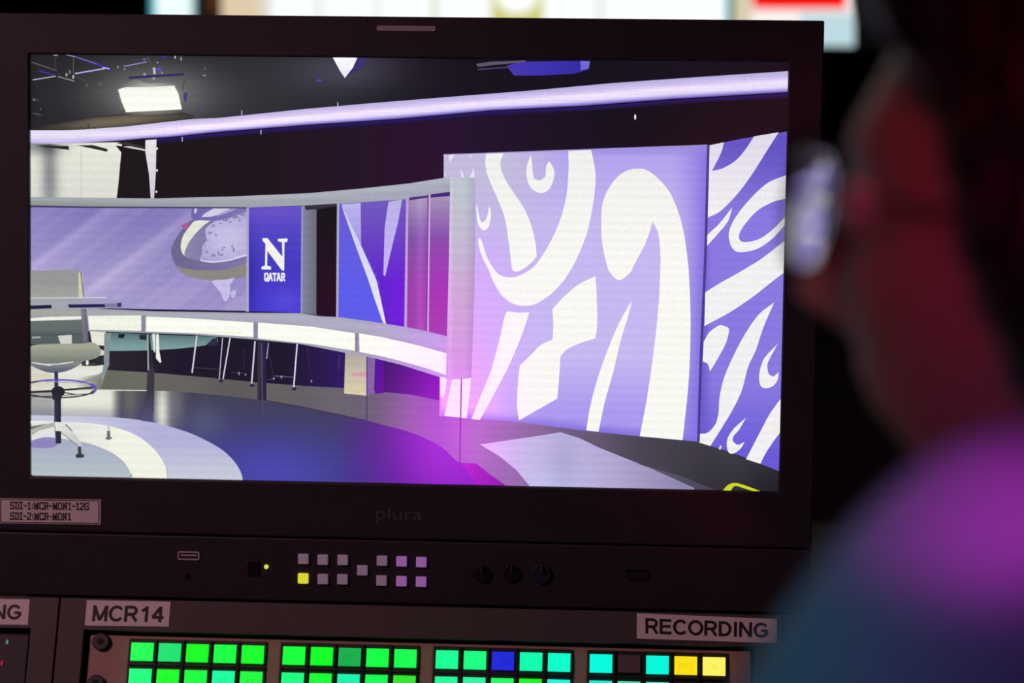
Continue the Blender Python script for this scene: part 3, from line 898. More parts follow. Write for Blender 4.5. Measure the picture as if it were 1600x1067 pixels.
    p.line(*k3([(1022, 650), (1026, 950)]), 1.8, (176, 180, 180))
    A(k3([(1058, 648), (1084, 648), (1082, 800), (1072, 800)]), (222, 228, 228)); A(k3([(1092, 650), (1112, 650), (1118, 790), (1134, 880), (1124, 890), (1090, 850)]), (236, 238, 226))
    for a, b, w, c in (((44, 235), (4, 545), 12, (206, 206, 212)), ((258, 255), (230, 600), 8, (184, 180, 196)), ((320, 255), (262, 595), 10, (212, 208, 222)), ((528, 282), (500, 635), 12, (206, 202, 222)),
                       ((640, 295), (625, 430), 9, (156, 150, 184)), ((879, 305), (850, 665), 11, (226, 220, 232)), ((20, 500), (240, 520), 4, (76, 74, 80)), ((330, 540), (450, 550), 4, (66, 62, 96)),
                       ((625, 605), (690, 595), 6, (70, 58, 150)), ((690, 570), (845, 582), 6, (100, 92, 150)), ((650, 400), (680, 570), 4, (62, 52, 96)), ((965, 330), (990, 560), 4, (60, 50, 100)), ((430, 330), (440, 520), 4, (54, 46, 80)), ((1230, 400), (1225, 520), 14, (62, 44, 100))):
        q = k5([a, b]); p.line(q[0], q[1], w / S5, c)
    for x, y, rx, ry in ((245, 612, 18, 14), (505, 650, 22, 14), (855, 678, 20, 14), (685, 592, 7, 12), (748, 580, 6, 14), (395, 550, 6, 14), (998, 615, 6, 12), (450, 560, 5, 10)):
        q = k5([(x, y)])[0]; p.blob(q[0], q[1], rx / S5, ry / S5, (44, 40, 72) if ry > 13 and rx > 10 else (150, 146, 170))
    A(k5([(552, 282), (622, 285), (622, 775), (548, 768)]), ramp((404, 560), (56, 50, 62), (417, 560), (38, 30, 66)), 6)
    p.line(*k5([(583, 300), (592, 900)]), 1.6, (80, 80, 108)); p.line(*k5([(600, 770), (1450, 940)]), 1.5, (60, 54, 74))
    A(k5([(1280, 366), (1458, 385), (1455, 735), (1270, 716)]), ramp((548, 550), (176, 166, 160), (552, 612), (214, 204, 168)), 8)
    A(k5([(1335, 545), (1455, 540), (1455, 578), (1335, 572)]), (212, 158, 164))
    A(k5([(1458, 390), (1528, 400), (1520, 715), (1458, 732)]), (128, 100, 160))
    A(k5([(1528, 400), (1528, 720), (1600, 712), (1600, 400)]), ramp((586, 560), (78, 18, 150), (600, 600), (86, 16, 150)))
    p.line(*k5([(1459, 400), (1459, 960)]), 1.5, (66, 46, 104))

    # ring: lower band with its lit panels
    rb_top = [(40, 482), (132, 481), (240, 486), (388, 488.5), (470, 489), (500, 494), (528, 495), (580, 502), (631, 510), (662, 516), (699, 525), (701, 525.5)]
    rb_bot = [(40, 508), (138, 517), (229, 520), (300, 522.5), (397, 530), (469, 537), (538, 550.5), (586, 559.5), (625, 569), (660, 580), (697, 592), (701, 593)]
    p.ribbon(rb_top, rb_bot, lambda x, y, t: plus(mix(mix((152, 158, 160), (166, 164, 184), (x - 60) / 400), np.array((176, 154, 212.0)), (x - 560) / 130), np.exp(-((t - .18) / .12) ** 2), (10, 10, 10)), 8)

    def lit(x, y):
        return mix((249, 250, 240), (255, 244, 255), (x - 600) / 90)
    A(k3([(525, 497), (970, 494), (970, 622), (535, 612)]), (238, 242, 226))
    A([(229, 494.3), (300, 497.3), (396.6, 503.6), (396.6, 526.3), (300, 520), (229, 517.5)], lit)
    A([(403.7, 503.8), (487, 510), (555, 520.3), (555, 547.8), (487, 537), (403.7, 528.2)], lit)
    A(k7([(328, 376), (520, 408), (700, 448), (880, 492), (1056, 543), (1052, 724), (880, 664), (700, 612), (520, 568), (333, 530)]), lit)
    for q in (k3([(968, 492), (1004, 492), (1000, 632), (968, 630)]), k5([(517, 122), (552, 125), (550, 272), (515, 268)]), k5([(1362, 214), (1390, 218), (1386, 374), (1362, 368)])):
        A(q, (140, 134, 156))
    p.line(*k5([(60, 210), (430, 212)]), 1.2, (226, 224, 190))

    # far chair, desk top and the near chair
    A(sm(k3([(40, 135), (120, 122), (380, 113), (455, 126), (470, 150), (488, 350, 1), (40, 350, 1)])), lambda x, y: mix((146, 148, 150), (158, 160, 156), (y - 425) / 40) + np.sin(y * 1.1)[..., None] * 2, 5)
    A(k3([(445, 140), (462, 130), (478, 160), (490, 352), (448, 352)]), (206, 200, 172)); p.line(*k3([(465, 135), (490, 350)]), 1.4, (88, 80, 92))
    A(k3([(40, 350), (690, 345), (805, 392), (805, 430), (500, 440), (40, 446)]), lambda x, y: mix((158, 164, 168), (164, 156, 196), (x - 110) / 40))
    p.line(*k3([(40, 350), (680, 345)]), 1.6, (206, 206, 206))
    A(k3([(40, 412), (222, 405), (222, 435), (40, 442)]), (30, 30, 62)); A(k3([(355, 402), (690, 398), (670, 426), (370, 430)]), (34, 34, 82)); A(k3([(660, 396), (770, 392), (770, 424), (670, 426)]), (120, 122, 150)); A(k3([(770, 388), (804, 388), (804, 424), (770, 424)]), (60, 54, 104))
    A(k3([(40, 445), (500, 440), (500, 500), (40, 510)]), (160, 164, 156))
    A(k3([(40, 518), (200, 505), (470, 500), (468, 526), (220, 536), (40, 542)]), (238, 236, 230))
    A(sm(k3([(40, 540, 1), (220, 534), (480, 528, 1), (522, 560), (528, 700, 1), (490, 725), (40, 735, 1)])), lambda x, y: mix((104, 112, 110), (88, 98, 98), (y - 500) / 24) + np.sin(y * 1.3)[..., None] * 4, 4)
    A(k3([(462, 440), (510, 436), (526, 600), (530, 705), (490, 712), (478, 560)]), ramp((128, 485), (132, 126, 142), (138, 485), (96, 92, 110)))
    for yy in (655, 690, 712):
        p.line(*k3([(40, yy + 4), (470, yy - 4)]), 1.4, (72, 80, 84))
    A(k3([(275, 662), (390, 655), (392, 735), (300, 740)]), (206, 208, 196)); A(k3([(60, 670), (130, 668), (130, 682), (60, 686)]), (160, 166, 160))
    A(sm(k3([(40, 765), (130, 735), (450, 728), (555, 718), (612, 745), (632, 795), (605, 842), (500, 872), (300, 895), (40, 880)])), lambda x, y: mix((162, 164, 146), (118, 124, 116), (y - 542) / 24), 4)
    A(sm(k3([(40, 880, 1), (150, 905), (300, 900), (490, 872, 1), (440, 915), (330, 962), (205, 970), (100, 935), (40, 905, 1)])), ramp((90, 568), (128, 136, 134), (90, 582), (84, 88, 112)), 5)
    p.line(*k3([(60, 885), (215, 910)]), 1.6, (224, 226, 220)); p.line(*k3([(270, 900), (405, 880)]), 1.6, (224, 226, 220))
    A(k4([(245, 110), (276, 110), (280, 250), (300, 330), (302, 705), (258, 708), (244, 520), (244, 330)]), ramp((86, 600), (54, 56, 78), (96, 600), (34, 36, 50)))
    E = [(280 + 312 * math.cos(a), 250 + 74 * math.sin(a)) for a in [k * math.pi / 30 for k in range(60)]]
    for i in range(60):
        a, b = E[i], E[(i + 1) % 60]
        th = i * 6
        c = (92, 80, 186) if th > 330 or th < 15 or 230 < th <= 330 else ((62, 62, 78) if th < 120 else (50, 50, 58))
        w = 24 if (th < 30 or th > 325) else (14 if th > 180 else 13)
        q = k4([a, b]); p.line(q[0], q[1], w / S5 * 1.0, c)
    p.line(*k4([(170, 190), (560, 205)]), 1.2, (150, 140, 190))
    for a, b, w in (((40, 280), (250, 268), 20), ((300, 262), (570, 240), 16), ((300, 276), (430, 300), 10), ((40, 320), (560, 290), 6)):
        p.line(*k4([a, b]), w / S5, (50, 52, 58))
    p.blob(*k4([(278, 275)])[0], 11, 9, (38, 38, 46)); p.blob(*k4([(268, 320)])[0], 8, 6, (42, 42, 50))
    A(k4([(40, 590), (140, 555), (250, 528), (262, 560), (120, 600), (40, 650)]), (176, 176, 166)); A(k4([(40, 565), (190, 540), (140, 556), (40, 592)]), (112, 106, 110)); A(k4([(40, 520), (190, 520), (60, 535), (40, 540)]), (236, 236, 232))
    A(k4([(252, 525), (330, 530), (400, 600), (475, 705), (480, 728), (440, 722), (380, 670), (300, 602), (256, 600)]), ramp((92, 665), (224, 224, 222), (130, 685), (196, 196, 194)))
    p.line(*k4([(340, 545), (395, 600)]), 1.6, (96, 92, 96)); p.line(*k4([(300, 610), (440, 722)]), 1.2, (120, 120, 124))
    A(k4([(440, 732), (470, 732), (472, 788), (497, 800), (492, 822), (428, 826), (424, 798), (446, 786)]), (54, 60, 62))
    A(k4([(684, 600), (712, 600), (713, 648), (732, 660), (700, 678), (666, 664), (684, 650)]), (112, 112, 112)); A(k4([(688, 560), (712, 562), (712, 600), (686, 600)]), (206, 204, 214))

    # pale pillar at the end of the ring
    def wallc(x, y):
        c = mix((176, 160, 234), (196, 182, 238), np.clip((y - 240) / 110, 0, 1))
        c = mix(c, np.array((194, 186, 220.0)), np.clip((890 - x) / 90, 0, 1) * np.clip((400 - y) / 120, 0, 1))
        c = mix(c, np.array((212, 170, 246.0)), np.clip((840 - x) / 90, 0, 1) * np.clip((y - 340) / 90, 0, 1) * .75)
        c = mix(c, np.array((170, 152, 238.0)), np.clip((y - 560) / 80, 0, 1) * np.clip((x - 770) / 80, 0, 1))
        c = mix(c, np.array((112, 92, 208.0)), np.clip((y - (655 + (x - 740) * .098) + 16) / 18, 0, 1) * 0.75)
        xe = 1107 - (y - 226) * 0.035
        c = mix(c, np.array((128, 112, 222.0)), np.clip((x - xe + 62) / 62, 0, 1) ** 1.6)
        c = mix(c, np.array((150, 134, 220.0)), np.clip((246 - y + (900 - x) * 0.0) / 14, 0, 1) * np.clip((x - 880) / 60, 0, 1) * 0.8)
        return c
    A([(694, 241.6), (900, 234.2), (1107, 226.4), (1102, 400), (1094.5, 569), (1091, 689.5), (1066, 687), (1000, 681), (905, 671.5), (811, 659), (736, 653.5), (687.5, 649.5), (687.5, 588.5), (697, 592), (699, 520), (702, 400), (704, 279), (694, 279.5)], wallc, 5.5)
    p.line((694, 241.8), (1107, 226.8), 1.5, (160, 146, 200)); p.line((694.6, 241), (694.6, 279), 1.6, (196, 190, 220))
    p.line((688, 590), (688, 650), 1.8, (206, 130, 226))

    def whitec(x, y):
        c = mix((238, 238, 236), (246, 246, 240), np.clip((y - 260) / 150, 0, 1))
        c = mix(c, np.array((255, 236, 252.0)), np.clip((790 - x) / 70, 0, 1) * np.clip((y - 340) / 80, 0, 1))
        return c

    def B(pts):
        A(sm(pts, 6), whitec, 14)
    B(l1([(425, 108, 1), (572, 103, 1), (546, 175), (552, 240), (590, 330), (660, 440), (740, 560), (800, 700), (836, 850), (848, 962, 1), (790, 1025), (710, 1080), (660, 1085), (640, 1055), (630, 980), (615, 850), (580, 640), (520, 480), (450, 320), (420, 200)]))
    B(l1([(358, 812, 1), (366, 880), (400, 980), (450, 1080), (490, 1180), (560, 1290), (640, 1350), (720, 1372), (830, 1360), (960, 1280), (1050, 1190), (1120, 1090), (1190, 960), (1270, 750), (1320, 500), (1337, 300), (1320, 170), (1300, 78, 1), (1110, 84, 1), (1112, 250), (1095, 450), (1060, 600), (1010, 740), (940, 880), (840, 1030), (760, 1092), (680, 1130), (600, 1135), (530, 1110), (480, 1050), (430, 960), (405, 880), (382, 815, 1)]))
    B(l1([(800, 120, 1), (770, 190), (762, 290), (790, 380), (850, 428), (910, 430), (960, 390), (990, 310), (990, 240), (950, 168, 1), (924, 220), (920, 290), (890, 322), (860, 328), (825, 310), (812, 240), (808, 180)]))
    B(l1([(348, 518, 1), (345, 580), (360, 690), (400, 744), (440, 727), (463, 650), (465, 580), (448, 548, 1), (440, 610), (420, 660), (390, 676), (372, 640), (360, 580)]))
    for q in ([(216, 228), (246, 306), (218, 306)], [(320, 218), (332, 306), (282, 306), (308, 272)], [(114, 120), (162, 114), (125, 182)], [(295, 114), (306, 114), (290, 152)], [(80, 252), (90, 290), (84, 308)]):
        A(l1(q), (226, 224, 240))
    B(l3([(600, -182, 1), (690, -170), (785, -172, 1), (725, 10), (620, 260), (480, 530), (375, 721, 1), (303, 716, 1), (390, 500), (470, 300), (545, 20), (575, -120)]))
    B([(688.5, 588, 1), (698.8, 590, 1), (697, 605), (695, 616), (692, 621), (688.5, 618, 1)])
    B([(708, 588, 1), (736.5, 588, 1), (733, 625), (729.5, 653, 1), (694.7, 649, 1), (701, 620)])
    B(l2([(1335, 168, 1), (1345, 300), (1350, 560), (1335, 682, 1), (1180, 735), (1100, 775), (1045, 830, 1), (1035, 990), (1018, 1185, 1), (850, 1280), (700, 1366, 1), (683, 1240), (690, 1060), (706, 912, 1), (800, 820), (880, 740), (980, 692, 1), (985, 560), (976, 442, 1), (1080, 330), (1200, 232)]))
    B(l5([(312, 243, 1), (290, 330), (245, 480), (205, 650), (160, 810), (125, 974, 1), (57, 966, 1), (80, 830), (120, 680), (180, 510), (240, 370)]))
    q1 = l4([(530, 233), (600, 250), (690, 320), (780, 430), (850, 590), (900, 780), (930, 1000)]) + l5([(628, 120), (635, 300), (635, 450), (625, 700), (592, 1021, 1), (354, 999, 1), (395, 780), (435, 500), (460, 250), (468, 60)])
    q2 = l4([(703, 960), (690, 800), (665, 720), (635, 674, 1), (610, 770), (560, 890), (490, 1020)]) + l5([(300, 92), (240, 133), (190, 92)]) + l4([(260, 1040), (220, 860), (210, 650), (230, 490), (310, 340), (420, 250)])
    B(q1 + q2)

    def pillar(x, y):
        c = mix((190, 196, 206), (192, 186, 204), (y - 285) / 90)
        c = mix(c, np.array((200, 164, 206.0)), (y - 370) / 110)
        c = mix(c, np.array((192, 154, 204.0)), (y - 490) / 90)
        c = plus(c, np.clip((x - 726) / 14, 0, 1), (-18, -18, -10)); c = plus(c, gauss(x, y, 703, 420, 2.5, 300), (14, 12, 16)); c = plus(c, np.sin(y * .26), (2, 2, 1))
        return c
    A([(704, 277.5), (743, 278), (742.5, 400), (740, 500), (737, 590), (718, 592), (697, 592.5), (699, 520), (702, 400)], pillar, 4.5)
    p.line((742, 330), (741, 470), 1.6, (170, 160, 206))
    p.line(k7([(1181, 750)])[0], (718, 752), 2.0, (146, 16, 160))

    # right wall
    def wall2(x, y):
        c = mix((98, 84, 192), (136, 120, 222), (y - 225 + (1160 - x) * .2) / 110)
        c = mix(c, np.array((104, 90, 214.0)), (y - 600) / 110)
        c = mix(c, np.array((104, 88, 196.0)), np.clip((1112 - x) / 14, 0, 1) * np.clip((y - 350) / 60, 0, .8))
        return c
    A([(1107.5, 227.4), (1160, 216.6), (1240, 204), (1240, 744), (1216, 735), (1150, 708.5), (1091, 690), (1094.5, 569), (1102, 400)], wall2, 5)

    def white2(x, y):
        return mix((222, 216, 232), (240, 238, 238), (y - 220) / 120)

    def C(pts):
        A(sm(pts, 6), white2, 12)
    C(l6([(140, 190, 1), (258, 165, 1), (235, 250), (163, 392, 1), (250, 370), (350, 310), (430, 220), (497, 118, 1), (692, 86, 1), (600, 230), (480, 420), (360, 580), (230, 710), (130, 762, 1)]))
    C(l6([(325, 678, 1), (290, 790), (210, 890), (122, 988, 1), (126, 900, 1), (230, 800)]))
    C(l6([(830, 395, 1), (740, 430), (600, 490), (460, 620), (350, 760), (300, 870), (305, 960), (340, 1020), (400, 1036), (520, 1010), (640, 930), (740, 820), (830, 720, 1), (800, 700), (735, 765), (640, 860), (540, 930), (440, 955), (390, 945), (378, 900), (420, 820), (520, 710), (640, 640), (740, 613), (830, 590, 1)]))
    C(l7([(820, -20, 1), (730, 38), (560, 170), (380, 280), (220, 370), (110, 440, 1), (104, 706, 1), (300, 600), (480, 480), (620, 370), (725, 290), (820, 220, 1)]))
    C(l7([(98, 832, 1), (140, 760), (200, 712), (240, 700), (290, 720), (298, 750), (270, 850), (200, 980), (148, 1066, 1), (132, 1010), (90, 985, 1)]))
    C(l7([(657, 518, 1), (570, 720), (510, 900), (450, 1030), (400, 1215), (330, 1365), (240, 1515), (150, 1657, 1), (58, 1628, 1), (64, 1562, 1), (130, 1550), (190, 1485), (215, 1395), (225, 1265), (260, 1115), (330, 950), (420, 780), (530, 620)]))
    C(l8([(687, -120, 1), (650, -55), (607, 30), (604, 80), (615, 120), (650, 140), (692, 104, 1), (682, 170), (640, 220), (580, 233), (545, 205), (538, 130), (558, 40), (590, -20)]))
    C(l8([(432, 468, 1), (380, 560), (335, 612), (330, 650), (370, 682), (422, 658, 1), (392, 710), (340, 748), (300, 746), (282, 700), (288, 630), (340, 550)]))
    C(l8([(800, 200, 1), (700, 328), (620, 440), (540, 590), (433, 796, 1), (547, 832, 1), (600, 730), (700, 588), (800, 470, 1)]))
    A(l8([(228, 688), (242, 692), (230, 722), (216, 716)]), (226, 220, 240))
    for a, b in (((1106.5, 226), (1102, 400)), ((1102, 400), (1094.5, 569)), ((1094.5, 569), (1091, 690))):
        p.line(a, b, 4.2, (74, 60, 138))
    A(sm(l8([(248, 1045, 1), (290, 1000), (340, 985), (400, 995), (545, 1048, 1), (480, 1046), (380, 1014), (340, 1010), (308, 1050, 1)])), (202, 212, 36))

    def magenta_glow(x, y, c):  # magenta glow painted into the picture's colours
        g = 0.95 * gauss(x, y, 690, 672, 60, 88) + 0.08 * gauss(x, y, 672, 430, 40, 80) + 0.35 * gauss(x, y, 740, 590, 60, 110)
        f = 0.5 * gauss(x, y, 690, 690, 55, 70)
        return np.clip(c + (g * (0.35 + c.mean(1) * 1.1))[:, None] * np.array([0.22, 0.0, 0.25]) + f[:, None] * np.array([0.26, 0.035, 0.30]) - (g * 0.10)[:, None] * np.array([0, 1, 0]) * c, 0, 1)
    return p, magenta_glow
# ------------------------------------------------------------------ broadcast monitor
YF = -0.0045                                                        # its front face
xr = on_y(1288, 50, YF).x
xl = on_y(-8, 420, YF).x
zt = on_y(800, 27.5, YF).z
zseam = on_y(640, 843, YF).z
ZB = on_y(640, 943.5, YF).z                                         # its underside, standing on the console
sw, sh = 0.531, 0.531 * 9 / 16
mon = empty('broadcast_monitor', (0, 0.03, ZB), 'wide black broadcast monitor showing a purple television studio set, standing on the console', 'monitor')


def rect(x0, z0, x1, z1):
    return [(x1, z1), (x0, z1), (x0, z0), (x1, z0)]


bm = bmesh.new()
add_ring(bm, rect(xl, zseam, xr, zt), rect(-sw / 2, Z0 - sh / 2, sw / 2, Z0 + sh / 2), YF, 0.014)
bezel = obj('bezel', bm, M['bezel'], mon)
bv = bezel.modifiers.new('edge', 'BEVEL'); bv.width = 0.0012; bv.segments = 2; bv.limit_method = 'ANGLE'
bm = bmesh.new()
add_box(bm, (xl, YF, ZB), (xr, 0.014, zseam - 0.0011), bevel=0.001)
strip = obj('control_strip', bm, M['bezel'], mon)
bm = bmesh.new()
add_box(bm, (xl + 0.006, 0.012, ZB + 0.0), (xr - 0.006, 0.088, zt - 0.006), bevel=0.006)
for k in range(9):
    z = zt - 0.05 - k * 0.012
    add_box(bm, (-0.12, 0.087, z), (0.12, 0.090, z + 0.005))
obj('housing', bm, M['bezel_gloss'], mon)
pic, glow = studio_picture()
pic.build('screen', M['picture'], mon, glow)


def front(px, py, lift=0.0):
    q = on_y(px, py, YF)
    return Vector((q.x, YF - lift, q.z))


def on_front(x0, y0, x1, y1):
    a = on_y(x0, y0, YF); b = on_y(x1, y1, YF)
    return min(a.x, b.x), min(a.z, b.z), max(a.x, b.x), max(a.z, b.z)


x0, z0, x1, z1 = on_front(588.5, 40, 681, 49)
bm = bmesh.new(); add_prism(bm, round_rect(x0, z0, x1, z1, (z1 - z0) * 0.45), YF - 0.0006, YF + 0.002)
tag(obj('tally_lamp', bm, M['lamp_bar'], mon), 'unlit grey tally bar')
NF = Vector((0, -1, 0))
bm = bmesh.new(); add_text(bm, 'plura', [front(588, 792), front(659.5, 793.6), front(659.5, 818.6), front(588, 817)], 0.0003, NF, 0.0)
tag(obj('lettering', bm, M['brand'], mon), 'faint grey maker lettering')
# the small keys under the picture, the yellow one lit
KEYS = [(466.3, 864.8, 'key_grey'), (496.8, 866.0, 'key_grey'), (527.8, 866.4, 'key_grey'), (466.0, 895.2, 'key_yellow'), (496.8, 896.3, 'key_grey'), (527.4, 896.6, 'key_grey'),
        (558.6, 882.6, 'key_grey'), (589.2, 867.6, 'key_grey'), (619.7, 868.6, 'key_magenta_glow'), (650.6, 869.8, 'key_magenta_glow'), (588.4, 898.6, 'key_grey'), (619.5, 899.6, 'key_magenta_glow'), (650.2, 900.4, 'key_magenta_glow')]
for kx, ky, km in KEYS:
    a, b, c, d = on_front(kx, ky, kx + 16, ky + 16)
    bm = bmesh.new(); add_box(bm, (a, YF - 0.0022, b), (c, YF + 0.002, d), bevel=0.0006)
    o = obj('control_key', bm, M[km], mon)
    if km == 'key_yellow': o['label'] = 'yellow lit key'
    if km == 'key_magenta_glow': o['label'] = 'grey key with painted magenta glow'
q = front(416.3, 885.2)
bm = bmesh.new(); add_prism(bm, circle(q.x, q.z, 0.00155), YF - 0.001, YF + 0.002); tag(obj('power_light', bm, M['led_green'], mon), 'small yellow-green power light')
a, b, c, d = on_front(278, 861, 312, 875)
bm = bmesh.new(); add_ring(bm, round_rect(a, b, c, d, 0.0012), round_rect(a + .0009, b + .0009, c - .0009, d - .0009, 0.0008), YF - 0.0008, YF + 0.003)
port = obj('usb_port', bm, M['metal'], mon)
bm = bmesh.new(); add_box(bm, (a + .002, YF - 0.0004, b + .0028), (c - .002, YF + 0.003, d - .0022)); obj('port_tongue', bm, M['metal'], port)
a, b, c, d = on_front(387, 875, 405, 899)
bm = bmesh.new(); add_box(bm, (a, YF - 0.0015, b), (c, YF + 0.002, d), bevel=0.0006); obj('power_switch', bm, M['bezel_gloss'], mon)
q = front(294, 901)
bm = bmesh.new(); add_prism(bm, circle(q.x, q.z, 0.0022), YF - 0.0003, YF + 0.002); obj('status_sensor', bm, M['bezel_gloss'], mon)
for jx, jy, r, km, nm in ((753, 896, 0.0058, 'bezel_gloss', 'adjustment_knob'), (799, 895, 0.0058, 'bezel_gloss', 'adjustment_knob'), (846, 896, 0.0066, 'knob_blue', 'adjustment_knob')):
    q = front(jx, jy)
    bm = bmesh.new()
    add_prism(bm, [(q.x + (r + (0.0004 if k % 2 else 0)) * math.cos(k * math.pi / 20), q.z + (r + (0.0004 if k % 2 else 0)) * math.sin(k * math.pi / 20)) for k in range(40)], YF - 0.0025, YF + 0.002)
    o = obj(nm, bm, M[km], mon)
    bv = o.modifiers.new('edge', 'BEVEL'); bv.width = 0.0005; bv.limit_method = 'ANGLE'
    if km == 'knob_blue': o['label'] = 'dark blue knob'
    bm = bmesh.new(); add_box(bm, (q.x - .0004, YF - 0.0028, q.z + r * .3), (q.x + .0004, YF - 0.0055, q.z + r * .95)); obj('pointer', bm, M['brand'], o)
a, b, c, d = on_front(978, 889, 1014, 907)
bm = bmesh.new(); add_ring(bm, round_rect(a, b, c, d, 0.002), round_rect(a + .001, b + .001, c - .001, d - .001, 0.0012), YF - 0.0008, YF + 0.002)
o = obj('headphone_socket', bm, M['bezel_gloss'], mon)
bm = bmesh.new(); add_box(bm, (a + .0008, YF - 0.0003, b + .0008), (c - .0008, YF + .002, d - .0008)); obj('socket_well', bm, M['recess'], o)
# white input sticker
bm = bmesh.new()
Q = [front(-1.5, 778.6), front(157.5, 780.4), front(157.2, 819.4), front(-1.5, 817.2)]
vs = [bm.verts.new(p + NF * k) for k in (0.0003, 0.0) for p in Q]
bm.faces.new(vs[:4]); bm.faces.new(vs[7:3:-1])
for i in range(4): bm.faces.new((vs[i], vs[i + 4], vs[(i + 1) % 4 + 4], vs[(i + 1) % 4]))
stk = tag(obj('input_sticker', bm, M['paper'], mon), 'white two-line input sticker')
bm = bmesh.new()
add_slab(bm, 'SDI-1:MCR-MON1-12G', [front(16, 784.4), front(139.6, 786), front(139.6, 796), front(16, 794.4)], 0.0005, NF)
add_slab(bm, 'SDI-2:MCR-MON1', [front(16, 801), front(111.8, 802.2), front(111.8, 812), front(16, 810.8)], 0.0005, NF)
B4 = [front(1.3, 780.2), front(154.6, 781.9), front(154.4, 817.3), front(1.2, 815.6)]
for i in range(4):
    p, r = B4[i], B4[(i + 1) % 4]
    dd = (r - p).normalized(); nn = dd.cross(NF) * 0.00028
    bm.faces.new([bm.verts.new(v + NF * 0.0005) for v in (p + nn, r + nn, r - nn, p - nn)])
obj('lettering', bm, M['ink'], stk)

# ------------------------------------------------------------------ control console
TILT = math.radians(20)
P0 = Vector((0, -0.0075, ZB))
VD = Vector((0, -math.sin(TILT), -math.cos(TILT)))
NC = Vector((0, -math.cos(TILT), math.sin(TILT)))
CM = Matrix(((1, -NC.x, -VD.x, P0.x), (0, -NC.y, -VD.y, P0.y), (0, -NC.z, -VD.z, P0.z), (0, 0, 0, 1)))


def cpt(px, py, depth=0.0):
    """photo point -> (x, z) in the sloping console face's own frame (z runs up the slope)"""
    q = on_plane(px, py, P0 - NC * depth, NC) - P0
    return q.x, -q.dot(VD)


def con(px, py, lift=0.0):
    x, z = cpt(px, py)
    return P0 + Vector((1, 0, 0)) * x - VD * z + NC * lift


FACE_L = 0.148                                                      # length of the sloping face
cons = empty('control_console', (0, 0.1, 0), 'long dark control desk with a sloping equipment face under the monitor', 'desk')
seam_x = cpt(91.5, 960)[0]
op_l, op_t = cpt(131, 984)
op_r = cpt(1181, 1010)[0]
op_b = op_t - 0.056
bay_w = (op_r - op_l) + 2 * (op_l - seam_x)
for k, x0 in enumerate((seam_x, seam_x - bay_w, seam_x + bay_w)):
    bm = bmesh.new()
    a, b = x0 + 0.0006, x0 + bay_w - 0.0006
    m = op_l - seam_x
    add_ring(bm, rect(a, -FACE_L, b, -0.0008), rect(x0 + m, op_b, x0 + bay_w - m, op_t), 0.0, 0.014, CM)
    o = obj('bay_frame', bm, M['console'], cons)
    bv = o.modifiers.new('edge', 'BEVEL'); bv.width = 0.0006; bv.segments = 2; bv.limit_method = 'ANGLE'
bm = bmesh.new()
add_box(bm, (seam_x - bay_w, 0.0145, -FACE_L), (seam_x + 2 * bay_w, 0.04, -0.002), CM)
obj('inner_carcass', bm, M['console_edge'], cons)
bm = bmesh.new()
zd = (P0 + VD * FACE_L).z; yd = (P0 + VD * FACE_L).y
add_box(bm, (seam_x - bay_w, 0.032, zd), (seam_x + 2 * bay_w, 0.40, ZB - 0.0006), bevel=0.003)
obj('equipment_hood', bm, M['hood'], cons)
bm = bmesh.new()
add_box(bm, (seam_x - bay_w - 0.05, yd - 0.50, zd - 0.032), (seam_x + 2 * bay_w + 0.05, 0.40, zd - 0.0006), bevel=0.004)
obj('worktop', bm, M['console'], cons)
for x in (seam_x - bay_w, seam_x, seam_x + bay_w, seam_x + 2 * bay_w):
    bm = bmesh.new(); add_box(bm, (x - 0.02, yd - 0.22, 0), (x + 0.02, 0.38, zd - 0.033), bevel=0.003)
    obj('side_panel', bm, M['console'], cons)


def sticker(corners, word, tq, label, bold, parent=cons):
    bm = bmesh.new()
    Q = [con(*c) for c in corners]
    vs = [bm.verts.new(p + NC * k) for k in (0.0003, 0.0) for p in Q]
    bm.faces.new(vs[:4]); bm.faces.new(vs[7:3:-1])
    for i in range(4): bm.faces.new((vs[i], vs[i + 4], vs[(i + 1) % 4 + 4], vs[(i + 1) % 4]))
    s = tag(obj('name_sticker', bm, M['paper'], parent), label)
    bm = bmesh.new()
    add_slab(bm, word, [con(*c) for c in tq], 0.0005, NC, quads=sans_quads(word))
    obj('lettering', bm, M['ink'], s)


sticker([(136, 937.6), (266.5, 940), (263.6, 979), (132.6, 977.4)], 'MCR14', [(146.5, 945.8), (256, 947.5), (254, 972), (144, 970.4)], 'white sticker reading MCR14', 0.016)
sticker([(995, 958), (1214, 967.2), (1214, 1005), (995, 997.6)], 'RECORDING', [(1008.5, 966), (1199.5, 973.6), (1199, 996.4), (1008.5, 989.6)], 'white sticker reading RECORDING', 0.016)
sticker([(-120, 934), (46.6, 936.4), (43.4, 976.2), (-124, 974)], 'NG', [(-9, 944.5), (33, 945), (31.4, 968), (-11, 967)], 'white sticker ending in NG', 0.016)

# ------------------------------------------------------------------ illuminated button panel in the middle bay
RD = 0.006                                                          # how far the plates sit back in the opening


def plt(px, py, depth=RD):
    return cpt(px, py, depth)


